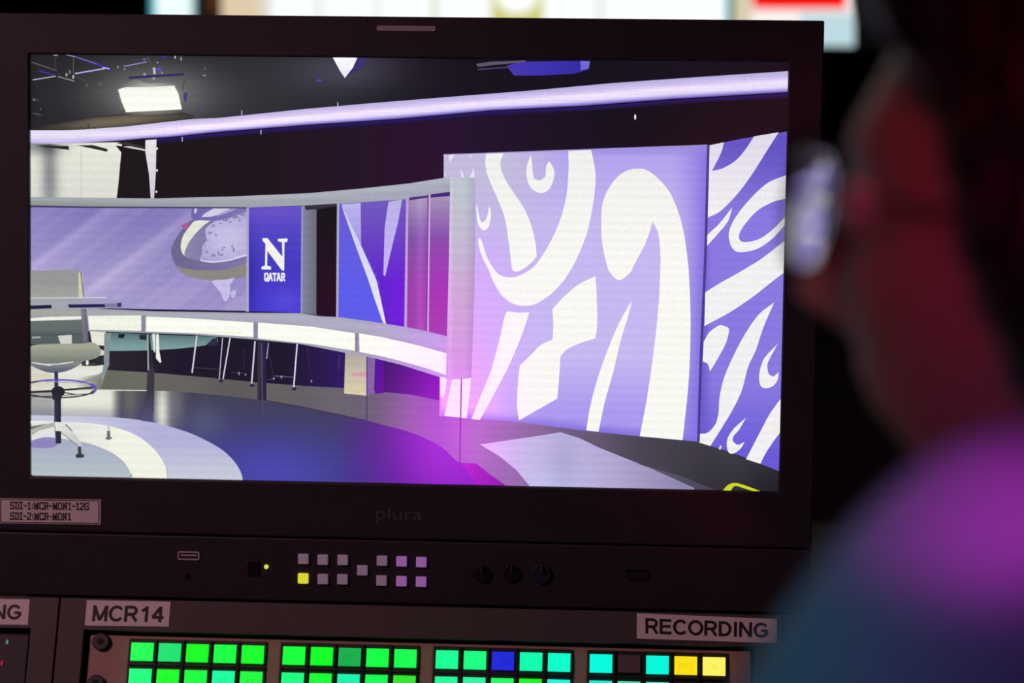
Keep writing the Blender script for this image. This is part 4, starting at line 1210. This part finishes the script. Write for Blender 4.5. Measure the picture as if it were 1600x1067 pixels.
pl_l, pl_t = plt(141, 993.5)
pl_r = plt(1173, 1016)[0]
pt_z = (plt(300, 995)[1] + plt(1000, 1013.5)[1]) / 2
pb_z = pt_z - 0.0445
panel = empty('button_panel', P0 + Vector((0, 0, 0)) - VD * (pb_z) - NC * RD, 'reddish rack panel with four blocks of glowing green and turquoise buttons', 'control panel')
bm = bmesh.new(); add_box(bm, (pl_l, RD, pb_z), (pl_r, RD + 0.003, pt_z), CM, bevel=0.0006)
obj('faceplate', bm, M['plate'], panel)
kx0 = plt(205.5, 1019)[0]; kx1 = plt(1097.6, 1041)[0]
step = (kx1 - kx0) / (3 * 5.487 + 4)
kw = step * 0.815
kz1 = (plt(223, 1019)[1] + plt(1115, 1041)[1]) / 2
kz2 = (plt(219, 1060)[1] + plt(1114, 1082)[1]) / 2
kh = (plt(600, 1011)[1] - plt(600, 1040.3)[1])
for sx, sz in ((pl_l + 0.0085, pt_z - 0.005), (pl_l + 0.0075, pt_z - 0.0345)):
    bm = bmesh.new()
    add_prism(bm, circle(sx, sz, 0.0062), RD - 0.0035, RD + 0.001, CM)
    o = obj('thumbscrew', bm, M['screw'], panel)
    bv = o.modifiers.new('edge', 'BEVEL'); bv.width = 0.0008; bv.segments = 2; bv.limit_method = 'ANGLE'
    bm = bmesh.new(); add_prism(bm, circle(sx, sz, 0.0024, 6), RD - 0.0038, RD - 0.003, CM); obj('socket', bm, M['recess'], o)
for g in range(4):
    a = kx0 + g * 5.487 * step - step * 0.10
    bm = bmesh.new(); add_box(bm, (a, RD - 0.0012, kz2 - kh * 0.72), (a + 5 * step, RD + 0.002, kz1 + kh * 0.70), CM, bevel=0.0005)
    for i in range(1, 5):                                           # ribs between the keys
        add_box(bm, (a + i * step - 0.0006, RD - 0.003, kz2 - kh * 0.7), (a + i * step + 0.0002, RD - 0.001, kz1 + kh * 0.68), CM)
    add_box(bm, (a + 0.0006, RD - 0.003, (kz1 + kz2) / 2 - 0.0004), (a + 5 * step - 0.0006, RD - 0.001, (kz1 + kz2) / 2 + 0.0004), CM)
    obj('key_housing', bm, M['housing'], panel)
C1 = [(18, 255, 84), (18, 222, 110), (5, 248, 32), (10, 255, 66), (8, 252, 40), (10, 255, 58), (3, 252, 36), (18, 172, 76), (10, 255, 66), (18, 250, 84),
      (20, 252, 148), (18, 252, 128), (28, 42, 212), (8, 250, 172), (5, 250, 200), (2, 248, 218), None, (2, 244, 214), (250, 222, 22), (252, 240, 96)]
C2 = [(20, 252, 124), (10, 250, 40), (14, 250, 62), (12, 248, 158), (20, 248, 62), (16, 252, 128), (10, 250, 52), (16, 240, 168), (12, 252, 82), (44, 226, 44),
      (26, 248, 146), (28, 242, 152), (12, 250, 92), (10, 252, 20), (16, 248, 224), (2, 240, 216), (64, 220, 172), (54, 214, 182), None, None]
CAPTIONS = {(0, 9): ('COAX', .25, .38, .75, .72), (0, 12): ('ALEC', .42, .38, .9, .7), (0, 18): ('BHCI', .2, .36, .75, .7), (0, 19): ('XJ', .38, .42, .62, .75), (0, 7): ('ATP', .2, .36, .7, .68),
            (1, 0): ('STN', .25, .45, .75, .8), (1, 1): ('STN', .3, .45, .78, .8), (1, 3): ('BT', .3, .45, .7, .8), (1, 4): ('FS', .3, .45, .7, .8), (1, 7): ('BLS', .25, .45, .72, .8)}
key_mats = {}


def key_mat(c):
    if c is None: return M['key_off']
    if c not in key_mats:
        key_mats[c] = principled('lit_key', tuple(x * 0.4 for x in rgb(*c)[:3]) + (1,), 0.4, emit=rgb(*c), estr=1.0)
    return key_mats[c]


NAMES = {'b': 'blue lit key', 'y': 'yellow lit key', 'o': 'unlit dark key', 't': 'turquoise lit key', 'g': 'green lit key', 'd': 'dimmer green key'}
for r, (zc, cols) in enumerate(((kz1, C1), (kz2, C2))):
    for i, c in enumerate(cols):
        a = kx0 + (i // 5) * 5.487 * step + (i % 5) * step
        bm = bmesh.new()
        pts = [(a, zc - kh / 2), (a + kw, zc - kh / 2), (a + kw, zc + kh / 2), (a, zc + kh / 2)]
        lo = [bm.verts.new(CM @ Vector((p[0], RD, p[1]))) for p in pts]
        e = 0.0005
        tp = [bm.verts.new(CM @ Vector((p[0] + (e if k in (0, 3) else -e), RD - 0.0042, p[1] + (e if k in (0, 1) else -e)))) for k, p in enumerate(pts)]
        bm.faces.new(tp)
        for k in range(4): bm.faces.new((lo[k], lo[(k + 1) % 4], tp[(k + 1) % 4], tp[k]))
        o = obj('key', bm, key_mat(c), panel)
        o['label'] = NAMES['o' if c is None else 'b' if c[2] > c[1] else 'y' if c[0] > 200 else 't' if c[2] > 165 else 'd' if c[1] < 180 else 'g']
        if (r, i) in CAPTIONS:
            w, u0, v0, u1, v1 = CAPTIONS[(r, i)]
            f = lambda u, v: CM @ Vector((a + kw * u, RD - 0.0042, zc - kh / 2 + kh * (1 - v)))
            bm = bmesh.new(); add_text(bm, w, [f(u0, v0), f(u1, v0), f(u1, v1), f(u0, v1)], 0.0002, NC)
            cc = tuple(x * 0.68 for x in rgb(*c)[:3]) + (1,)
            obj('caption', bm, principled('faint_caption', cc, 0.5, emit=cc, estr=1.0), o)

# plain dark panels in the neighbouring bays
for k, x0, lab in ((-1, seam_x - bay_w, 'dark rack panel at the left edge with tiny green and red lights'), (1, seam_x + bay_w, 'dark rack panel right of the glowing button panel, behind the person')):
    m = op_l - seam_x
    pan = empty('equipment_panel', P0 + Vector((x0 + bay_w / 2, 0, 0)) - VD * pb_z - NC * 0.01, lab, 'control panel')
    bm = bmesh.new(); add_box(bm, (x0 + m + 0.003, 0.0085, pb_z), (x0 + bay_w - m - 0.003, 0.012, pt_z), CM, bevel=0.0006)
    obj('faceplate', bm, M['bezel'], pan)
    if k < 0:
        for px, py, nm, r, mt in ((11.5, 1003, 'green_light', 0.0011, 'led_teal'), (3.5, 1036, 'red_light', 0.0013, 'led_red')):
            x, z = cpt(px, py, 0.0085)
            bm = bmesh.new(); add_prism(bm, [(x + r * math.cos(t) * (.8 if k < 0 else 1), z + r * 1.5 * math.sin(t)) for t in [i * math.pi / 8 for i in range(16)]], 0.0075, 0.0095, CM)
            obj(nm, bm, M[mt], pan)

# ------------------------------------------------------------------ large display beyond the monitor
YD = 0.95
wd_l = on_y(236, 40, YD).x; wd_b = on_y(1300, 72.5, YD).z
wd_r = wd_l + 1.22; wd_t = wd_b + 0.69
wdis = empty('wall_display', ((wd_l + wd_r) / 2, YD + 0.05, wd_b - 0.02), 'large bright display with white tiles and a red block, beyond the black monitor', 'display')
bm = bmesh.new()
add_ring(bm, rect(wd_l - 0.016, wd_b - 0.016, wd_r + 0.016, wd_t + 0.016), rect(wd_l, wd_b, wd_r, wd_t), YD - 0.004, YD + 0.03)
obj('frame', bm, M['bezel_gloss'], wdis)
bm = bmesh.new(); add_box(bm, (wd_l - 0.014, YD + 0.012, wd_b - 0.014), (wd_r + 0.014, YD + 0.07, wd_t + 0.014), bevel=0.004)
obj('housing', bm, M['bezel_gloss'], wdis)
for x in (-0.25, 0.25):
    bm = bmesh.new(); add_box(bm, ((wd_l + wd_r) / 2 + x - 0.03, YD + 0.068, wd_b + 0.1), ((wd_l + wd_r) / 2 + x + 0.03, YD + 0.25, wd_b + 0.5), bevel=0.003)
    obj('wall_bracket', bm, M['chair_black'], wdis)
w = Pic(YD)
cy0 = -np_pix(np.array([[wd_l, wd_t]]), YD)[0][1]
TB = 74.0; TT = -cy0 + 0.0


def tile(x0, x1, c, y0=None, y1=TB):
    y0 = TT if y0 is None else y0
    w.poly([(x0, y0), (x1, y0), (x1, y1), (x0, y1)], c)


tile(236, 300, (240, 255, 255)); tile(234, 243.5, (88, 190, 205)); tile(298, 304, (160, 214, 220)); tile(304, 347, (34, 26, 20)); tile(326, 341, (84, 44, 26), TT, 16)
tile(346, 416, (222, 202, 168)); tile(404, 424, (224, 218, 206)); tile(422, 1136, (228, 229, 228))
for a, b in ((424, 493), (503, 586), (594, 675), (683, 767), (849, 933), (944, 1134)):
    tile(a, b, (250, 255, 254))
tile(768, 848, (206, 206, 120)); tile(675, 681, (206, 210, 168))
for cx, rx in ((808, 33),):
    w.poly([(cx + rx * math.cos(t), -6 + 27 * math.sin(t)) for t in [k * math.pi / 12 for k in range(24)]], (252, 255, 255))
tile(1134, 1139, (90, 196, 214)); tile(1139, 1146, (40, 46, 48)); tile(1146, 1174, (214, 204, 176)); tile(1174, 1340, (250, 240, 238)); tile(1176, 1322, (250, 22, 16), TT, 14)
tile(1250, 1340, (190, 218, 224), 20, TB)
tile(1335, 2400, (10, 9, 11))
w.build('screen', M['tiles'], wdis)

# ------------------------------------------------------------------ the dark room
bm = bmesh.new(); add_box(bm, (-3.0, -3.5, -0.1), (3.0, 1.3, 0.0)); tag(obj('floor', bm, M['floor']), kind='structure')
bm = bmesh.new(); add_box(bm, (-3.0, YD + 0.25, 0.0), (3.0, YD + 0.35, 2.8)); tag(obj('wall_back', bm, M['wall']), kind='structure')
bm = bmesh.new(); add_box(bm, (-3.0, -3.5, 2.8), (3.0, 1.3, 2.9)); tag(obj('ceiling', bm, M['wall']), kind='structure')
bm = bmesh.new(); add_box(bm, (3.0, -3.5, 0.0), (3.1, 1.3, 2.8)); tag(obj('wall_right', bm, M['wall']), kind='structure')
bm = bmesh.new(); add_box(bm, (-3.1, -3.5, 0.0), (-3.0, 1.3, 2.8)); tag(obj('wall_left', bm, M['wall']), kind='structure')
# ------------------------------------------------------------------ the person at the right
TH = math.radians(62); PH = math.radians(6)
FH = Vector((-math.sin(TH), math.cos(TH), 0.0))                     # the way the body faces
HF = (FH * math.cos(PH) + Vector((0, 0, math.sin(PH)))).normalized()  # the way the head faces
HL = Vector((-math.cos(TH), -math.sin(TH), 0.0))                    # the person's left
HU = HF.cross(HL).normalized()
LENS = (0.103, 0.033, -0.004)
HEAD = at_depth(1262, 328, 0.78) - HF * LENS[0] - HL * LENS[1] - HU * LENS[2]


def hp(f, l, u):
    return HEAD + HF * f + HL * l + HU * u


def g2(a, b, sa, sb):
    return math.exp(-0.5 * ((a / sa) ** 2 + (b / sb) ** 2))


def sstep(a, b, x):
    t = min(1.0, max(0.0, (x - a) / (b - a)))
    return t * t * (3 - 2 * t)


def head_local(d):
    f, l, u = d
    F, L, U = 0.096 * f, 0.075 * l, 0.118 * u + 0.006
    low = sstep(0.0, -0.118, U)
    L *= 1 - 0.30 * low
    if f < 0:
        F *= 1 - 0.42 * low
    else:
        F *= 1 - 0.04 * sstep(0.04, 0.11, U)
        F += 0.010 * sstep(-0.04, -0.11, U) * f
    if f > 0.15:
        w = sstep(0.15, 0.5, f)
        F += w * (0.006 * g2(L, U - 0.024, 0.045, 0.010))
        F -= w * 0.013 * (g2(L - 0.032, U, 0.015, 0.012) + g2(L + 0.032, U, 0.015, 0.012))
        F += w * 0.026 * g2(L, 0, 0.0085, 1) * sstep(0.012, -0.036, U) * sstep(-0.056, -0.042, U)
        F += w * 0.006 * (g2(L - 0.012, U + 0.042, 0.008, 0.008) + g2(L + 0.012, U + 0.042, 0.008, 0.008))
        F += w * 0.006 * (g2(L - 0.045, U + 0.030, 0.018, 0.016) + g2(L + 0.045, U + 0.030, 0.018, 0.016))
        F += w * (0.007 * g2(L, U + 0.066, 0.018, 0.005) + 0.007 * g2(L, U + 0.078, 0.016, 0.005) - 0.002 * g2(L, U + 0.072, 0.022, 0.002))
        F += w * 0.009 * g2(L, U + 0.104, 0.020, 0.012)
    return F, L, U


def ico(sub=5):
    bm = bmesh.new()
    bmesh.ops.create_icosphere(bm, subdivisions=sub, radius=1.0)
    return bm


def evaluated(me, mods, name='work'):
    o = bpy.data.objects.new(name, me)
    COL.objects.link(o)
    for kind, props in mods:
        m = o.modifiers.new(kind, kind)
        for k, v in props.items(): setattr(m, k, v)
    dg = bpy.context.evaluated_depsgraph_get()
    out = bpy.data.meshes.new_from_object(o.evaluated_get(dg))
    bpy.data.objects.remove(o)
    return out


def skinned(nodes, edges, root, sub=2):
    """nodes {name: (point, radius)}; edges as name pairs -> a smooth limb surface"""
    names = list(nodes)
    me = bpy.data.meshes.new('skeleton')
    me.from_pydata([tuple(nodes[n][0]) for n in names], [(names.index(a), names.index(b)) for a, b in edges], [])
    o = bpy.data.objects.new('skeleton', me)
    COL.objects.link(o)
    o.modifiers.new('Skin', 'SKIN').use_smooth_shade = True
    for i, n in enumerate(names):
        sv = me.skin_vertices[0].data[i]
        r = nodes[n][1]
        sv.radius = r if isinstance(r, tuple) else (r, r)
        sv.use_root = (n == root)
    s = o.modifiers.new('Sub', 'SUBSURF'); s.levels = sub; s.render_levels = sub
    dg = bpy.context.evaluated_depsgraph_get()
    out = bpy.data.meshes.new_from_object(o.evaluated_get(dg))
    bpy.data.objects.remove(o)
    return out


def V(*a): return Vector(a)


NECK = V(0.425, -0.685, 1.075)
SHL = V(0.272, -0.800, 1.062)
SHR = NECK - (SHL - NECK).dot(HL) * HL + FH * 0.03 + V(0, 0, -0.03)
PEL = NECK - FH * 0.20 + V(0, 0, -0.50)
CHE = NECK.lerp(PEL, 0.34) + FH * 0.035
WAI = NECK.lerp(PEL, 0.70) + FH * 0.01
DESK = zd
ELL = V(0.146, -0.715, 0.815)
WRL = V(0.030, -0.510, DESK + 0.040)
ELR = SHR + FH * 0.14 + V(0, 0.02, 0) + V(0, 0, DESK + 0.055 - SHR.z)
WRR = ELR + FH * 0.20 + HL * 0.09 + V(0, 0, -0.018)
HIP_L = PEL + HL * 0.09; HIP_R = PEL - HL * 0.09
KNL = HIP_L + FH * 0.40 + V(0, 0, 0.0); KNR = HIP_R + FH * 0.40
ANL = KNL + FH * 0.03 + V(0, 0, -0.47); ANR = KNR + FH * 0.03 + V(0, 0, -0.47)
N = {'pelvis': (PEL, 0.125), 'waist': (WAI, 0.108), 'chest': (CHE, 0.122), 'neckbase': (NECK - V(0, 0, 0.035), 0.075), 'neck': (NECK.lerp(HEAD, 0.42), 0.054), 'skull': (hp(-0.018, 0, -0.045), 0.056),
     'shl': (SHL, 0.052), 'ell': (ELL, 0.038), 'wrl': (WRL, 0.026), 'shr': (SHR, 0.052), 'elr': (ELR, 0.038), 'wrr': (WRR, 0.026),
     'hipl': (HIP_L, 0.088), 'knl': (KNL, 0.056), 'anl': (ANL, 0.036), 'hipr': (HIP_R, 0.088), 'knr': (KNR, 0.056), 'anr': (ANR, 0.036),
     'ual': (SHL.lerp(ELL, 0.5), 0.046), 'uar': (SHR.lerp(ELR, 0.5), 0.046), 'fal': (ELL.lerp(WRL, 0.35), 0.038), 'far': (ELR.lerp(WRR, 0.35), 0.038),
     'cal': (KNL.lerp(ANL, 0.35), 0.054), 'car': (KNR.lerp(ANR, 0.35), 0.054), 'tol': (ANL + FH * 0.13 + V(0, 0, -0.045), 0.030), 'tor': (ANR + FH * 0.13 + V(0, 0, -0.045), 0.030)}
EDG = [('pelvis', 'waist'), ('waist', 'chest'), ('chest', 'neckbase'), ('neckbase', 'neck'), ('neck', 'skull'), ('neckbase', 'shl'), ('shl', 'ual'), ('ual', 'ell'), ('ell', 'fal'), ('fal', 'wrl'),
       ('neckbase', 'shr'), ('shr', 'uar'), ('uar', 'elr'), ('elr', 'far'), ('far', 'wrr')]
LEGS = (('pelvis', 'hipl', 'knl', 'cal', 'anl', 'tol'), ('pelvis', 'hipr', 'knr', 'car', 'anr', 'tor'))
UPPER = {k: N[k] for k in {n for e in EDG for n in e}}


def add_limb(bm, pts):
    add_tube(bm, [p for p, r in pts], [r for p, r in pts], 16)
    for p, r in pts:
        e = ico(3)
        for v in e.verts: v.co = p + v.co * r
        t = bpy.data.meshes.new('joint'); e.to_mesh(t); e.free(); bm.from_mesh(t)

bm = bmesh.new()
bm.from_mesh(skinned(UPPER, EDG, 'pelvis'))
for lg_ in LEGS: add_limb(bm, [N[k] for k in lg_])
hb_ = ico(6)
for v in hb_.verts: v.co = hp(*head_local(v.co))
tmp = bpy.data.meshes.new('head'); hb_.to_mesh(tmp); hb_.free(); bm.from_mesh(tmp)
for s in (-1, 1):                                                   # ears
    e = ico(3)
    for v in e.verts:
        f, l, u = v.co
        r = math.hypot(f, u)
        v.co = hp(-0.012 + 0.018 * f - 0.006 * u, s * (0.074 + 0.008 * l + 0.006 * r - 0.010 * f * 0.6), -0.008 + 0.031 * u)
    tmp = bpy.data.meshes.new('ear'); e.to_mesh(tmp); e.free(); bm.from_mesh(tmp)


def add_hand(bm, wrist, d, n, thumb):
    """palm, four unequal bent fingers and a thumb from the side of the palm, resting on the desk"""
    d = d.normalized(); s = d.cross(n).normalized() * thumb; n = n.normalized()
    e = ico(3)
    for v in e.verts:
        f, l, u = v.co
        v.co = wrist + d * (0.046 + 0.052 * f) + s * (0.042 * l * (0.86 + 0.14 * f)) + n * (0.014 * u)
    tmp = bpy.data.meshes.new('palm'); e.to_mesh(tmp); e.free(); bm.from_mesh(tmp)
    for off, ln, cu in ((0.030, 0.066, 0.9), (0.010, 0.076, 1.0), (-0.010, 0.071, 1.1), (-0.029, 0.056, 1.3)):
        p = wrist + d * 0.085 + s * off + n * 0.003
        path = [p - d * 0.02]
        a = -0.10
        dd = d + s * off * 2.2
        for k, q in enumerate((0.42, 0.32, 0.26)):
            path.append(path[-1] + (dd * math.cos(a) - n * math.sin(a)) * (ln * q + (0.02 if k == 0 else 0)))
            a += 0.34 * cu
        add_tube(bm, path, [0.0095, 0.0092, 0.0082, 0.0066], 10)
    add_tube(bm, [wrist + d * 0.020 + s * 0.026, wrist + d * 0.045 + s * 0.050 - n * 0.002, wrist + d * 0.072 + s * 0.060 - n * 0.006, wrist + d * 0.092 + s * 0.058 - n * 0.010], [0.014, 0.0115, 0.010, 0.0075], 10)


add_hand(bm, WRL, V(-0.30, 0.95, -0.10), V(0, 0, 1), 1)
add_hand(bm, WRR, FH + HL * 0.3 + V(0, 0, -0.08), V(0, 0, 1), -1)
tmp = bpy.data.meshes.new('figure'); bm.to_mesh(tmp); bm.free()
body_me = evaluated(tmp, [('REMESH', dict(mode='VOXEL', voxel_size=0.0045, use_smooth_shade=True)), ('SMOOTH', dict(factor=0.5, iterations=3))])
body_me.materials.clear()
body_me.materials.append(M['skin'])


def largest_piece(me):
    bm = bmesh.new(); bm.from_mesh(me)
    seen = set(); best = []
    for v in bm.verts:
        if v.index in seen: continue
        st = [v]; seen.add(v.index); comp = []
        while st:
            q = st.pop(); comp.append(q)
            for e in q.link_edges:
                o = e.other_vert(q)
                if o.index not in seen: seen.add(o.index); st.append(o)
        if len(comp) > len(best): best = comp
    keep = set(best)
    bmesh.ops.delete(bm, geom=[v for v in bm.verts if v not in keep], context='VERTS')
    bm.to_mesh(me); bm.free()


largest_piece(body_me)
body_me.name = 'person'
person = bpy.data.objects.new('person', body_me)
COL.objects.link(person)
body_me.polygons.foreach_set('use_smooth', [True] * len(body_me.polygons))
tag(person, 'blurred person seen from behind with dark hair and glasses, leaning towards the monitor', 'person')

for s in (-1, 1):
    bm = bmesh.new()
    r = bmesh.ops.create_icosphere(bm, subdivisions=3, radius=0.0118)
    for v in r['verts']: v.co = v.co + hp(0.0795, s * 0.032, 0.0)
    o = obj('eye', bm, M['eye'], person, True)
    o.data.materials.append(M['iris'])
    for f in o.data.polygons:
        if (f.center - hp(0.0795, s * 0.032, 0.0)).normalized().dot(HF) > 0.87: f.material_index = 1


def hairline(F):
    return float(np.interp(F, [-0.12, -0.03, -0.010, 0.0, 0.012, 0.022, 0.034, 0.060, 0.080, 0.11], [-0.075, -0.072, -0.066, -0.050, -0.022, 0.0, 0.030, 0.054, 0.066, 0.068]))


bm = ico(6)
for v in bm.verts:
    d = v.co.copy()
    F, L, U = head_local(d)
    w = sstep(-0.006, 0.008, U - hairline(F))
    top = sstep(0.02, 0.10, U)
    th = 0.013 + 0.008 * top + 0.010 * g2(F - 0.055, U - 0.088, 0.022, 0.022) + 0.006 * g2(F + 0.012, U + 0.01, 0.03, 0.045)
    strand = 0.0012 * math.sin(46 * F / 0.1 + 9 * L / 0.1 + 3 * math.sin(30 * U)) + 0.0008 * math.sin(95 * L / 0.1 + 40 * F / 0.1)
    off = w * (th + strand) - (1 - w) * 0.012
    n = Vector((d.x / 0.096, d.y / 0.075, d.z / 0.118)).normalized()
    v.co = hp(F + n.x * off, L + n.y * off, U + n.z * off)
obj('hair', bm, M['hair'], person, True)

SN = {'pelvis': (PEL + V(0, 0, 0.02), 0.142), 'waist': (WAI, 0.124), 'chest': (CHE, 0.140), 'neckbase': (NECK - V(0, 0, 0.050), 0.084),
      'shl': (SHL, 0.063), 'ual': (SHL.lerp(ELL, 0.5), 0.058), 'ell': (ELL, 0.050), 'fal': (ELL.lerp(WRL, 0.4), 0.048), 'cul': (ELL.lerp(WRL, 0.88), 0.036),
      'shr': (SHR, 0.063), 'uar': (SHR.lerp(ELR, 0.5), 0.058), 'elr': (ELR, 0.050), 'far': (ELR.lerp(WRR, 0.4), 0.048), 'cur': (ELR.lerp(WRR, 0.88), 0.036)}
SE = [('pelvis', 'waist'), ('waist', 'chest'), ('chest', 'neckbase'), ('neckbase', 'shl'), ('shl', 'ual'), ('ual', 'ell'), ('ell', 'fal'), ('fal', 'cul'), ('neckbase', 'shr'), ('shr', 'uar'), ('uar', 'elr'), ('elr', 'far'), ('far', 'cur')]
sm_ = skinned(SN, SE, 'pelvis', 3)
sm_.materials.clear()
link('shirt', sm_, M['shirt'], person, True)
bm = bmesh.new()                                                    # collar
nd = (NECK.lerp(HEAD, 0.42) - (NECK - V(0, 0, 0.05))).normalized()
c0 = NECK - V(0, 0, 0.012) + nd * 0.012 + FH * 0.012
a1 = nd.orthogonal().normalized(); a2 = nd.cross(a1)
add_tube(bm, [c0 + (a1 * math.cos(t) + a2 * math.sin(t)) * 0.068 for t in [k * math.pi / 16 for k in range(32)]], 0.011, 8, True)
obj('collar', bm, M['shirt'], person, True)
bm = bmesh.new()
for hip, kn, an in ((HIP_L, KNL, ANL), (HIP_R, KNR, ANR)):
    add_limb(bm, [(PEL - V(0, 0, 0.012), 0.138), (hip, 0.100), (hip.lerp(kn, 0.5), 0.086), (kn, 0.068), (kn.lerp(an, 0.4), 0.062), (kn.lerp(an, 0.93), 0.050)])
tmp = bpy.data.meshes.new('legs'); bm.to_mesh(tmp); bm.free()
tm = evaluated(tmp, [('REMESH', dict(mode='VOXEL', voxel_size=0.008, use_smooth_shade=True)), ('SMOOTH', dict(factor=0.5, iterations=4))])
largest_piece(tm)
tm.materials.clear()
link('trousers', tm, M['trousers'], person, True)
for an in (ANL, ANR):
    bm = ico(4)
    for v in bm.verts:
        f, l, u = v.co
        q = an + FH * (0.055 + 0.135 * f) + HL * 0.048 * l * (1 - 0.12 * f)
        z = an.z - 0.035 + (0.052 - 0.018 * sstep(-0.2, 0.9, f)) * u
        v.co = V(q.x, q.y, max(0.002, z))
    obj('shoe', bm, M['shoe'], person, True)

# ------------------------------------------------------------------ the eyeglasses
glasses = empty('eyeglasses', hp(0.1, 0, 0), "dark-rimmed eyeglasses worn by the person, a strong lens showing the bright screen beyond", 'glasses')
LA, LB = 0.0265, 0.0240


def lens_outline(s, n=48, k=1.0):
    out = []
    for i in range(n):
        t = 2 * math.pi * i / n
        c, si = math.cos(t), math.sin(t)
        out.append((LA * k * math.copysign(abs(c) ** 0.85, c), LB * k * math.copysign(abs(si) ** 0.85, si)))
    return out


def lens_pos(s, a, b, dep):
    wrap = 0.08 * s
    return hp(LENS[0] + dep - a * math.sin(wrap) * 1.0, s * LENS[1] + a * math.cos(wrap), LENS[2] + b)


for s in (1, -1):
    bm = bmesh.new()
    KL = 0.5; WD = 0.032                                                        # strength of the diverging lens: edge thicker than middle
    front_r, back_r = [], []
    R_ = 10
    for k in range(R_ + 1):
        ro = lens_outline(s, 48, k / R_) if k else [(0, 0)]
        front_r.append([bm.verts.new(lens_pos(s, a, b, 0.0012 - 0.9 * (a * a + b * b))) for a, b in ro])
        back_r.append([bm.verts.new(lens_pos(s, a, b, -0.0008 - 0.9 * (a * a + b * b) - KL * (a * a + b * b) - WD * (s * a + LA))) for a, b in ro])
    for rr, fl in ((front_r, 0), (back_r, 1)):
        for k in range(R_):
            for i in range(48):
                j = (i + 1) % 48
                f = (rr[0][0], rr[1][i], rr[1][j]) if k == 0 else (rr[k][i], rr[k + 1][i], rr[k + 1][j], rr[k][j])
                bm.faces.new(f if not fl else f[::-1])
    for i in range(48):
        j = (i + 1) % 48
        bm.faces.new((front_r[-1][i], back_r[-1][i], back_r[-1][j], front_r[-1][j]))
    o = obj('lens', bm, M['lens'], glasses, True)
    bm = bmesh.new()
    add_tube(bm, [lens_pos(s, a, b, -0.0016) for a, b in lens_outline(s, 48, 1.02)], 0.0010, 8, True)
    obj('rim', bm, M['glasses'], glasses, True)
    bm = bmesh.new()
    add_tube(bm, [lens_pos(s, s * LA * 1.05, 0.006, -0.002), hp(LENS[0] - 0.010, s * 0.0665, 0.003), hp(0.05, s * 0.0755, 0.004), hp(0.0, s * 0.0840, 0.004), hp(-0.022, s * 0.0855, -0.006), hp(-0.030, s * 0.084, -0.028)], [0.0012, 0.0013, 0.0012, 0.0012, 0.0013, 0.0013], 8)
    obj('temple', bm, M['glasses'], glasses, True)
bm = bmesh.new()
add_tube(bm, [hp(LENS[0] - 0.001, x, 0.004 + 0.004 * (1 - (x / 0.008) ** 2)) for x in (-0.0075, -0.004, 0, 0.004, 0.0075)], 0.0018, 8)
obj('bridge', bm, M['glasses'], glasses, True)

# ------------------------------------------------------------------ the chair under the person
ch = empty('office_chair', V(PEL.x, PEL.y, 0), 'black swivel office chair under the person', 'chair')


def cm(f, l, z):
    q = V(PEL.x, PEL.y, 0) + FH * f + HL * l
    return V(q.x, q.y, z)


sz = PEL.z - 0.151
RM = Matrix(((FH.x, HL.x, 0, PEL.x), (FH.y, HL.y, 0, PEL.y), (0, 0, 1, 0), (0, 0, 0, 1)))
bm = bmesh.new(); add_box(bm, (-0.20, -0.24, sz - 0.06), (0.26, 0.24, sz), RM, bevel=0.025, seg=4); obj('seat', bm, M['chair_black'], ch, True)
bm = bmesh.new(); add_box(bm, (-0.34, -0.21, sz + 0.12), (-0.29, 0.21, sz + 0.38), RM, bevel=0.02, seg=4); obj('backrest', bm, M['chair_black'], ch, True)
bm = bmesh.new(); add_tube(bm, [cm(-0.15, 0, sz - 0.07), cm(-0.33, 0, sz - 0.05), cm(-0.36, 0, sz + 0.05), cm(-0.335, 0, sz + 0.2)], 0.018); obj('back_bracket', bm, M['chair_black'], ch, True)
bm = bmesh.new(); add_tube(bm, [cm(0, 0, sz - 0.06), cm(0, 0, 0.09)], 0.028, 14); obj('post', bm, M['bezel_gloss'], ch, True)
for k in range(5):
    a = 2 * math.pi * k / 5 + 0.3
    bm = bmesh.new(); add_tube(bm, [cm(0, 0, 0.11), cm(0.16 * math.cos(a), 0.16 * math.sin(a), 0.095), cm(0.29 * math.cos(a), 0.29 * math.sin(a), 0.075)], [0.03, 0.022, 0.016]); lg = obj('leg', bm, M['chair_black'], ch, True)
    bm = bmesh.new(); c = cm(0.29 * math.cos(a), 0.29 * math.sin(a), 0.03); t = V(-math.sin(a), math.cos(a), 0) * 0.012
    add_tube(bm, [c - t, c + t], 0.028, 14); obj('caster', bm, M['shoe'], lg, True)
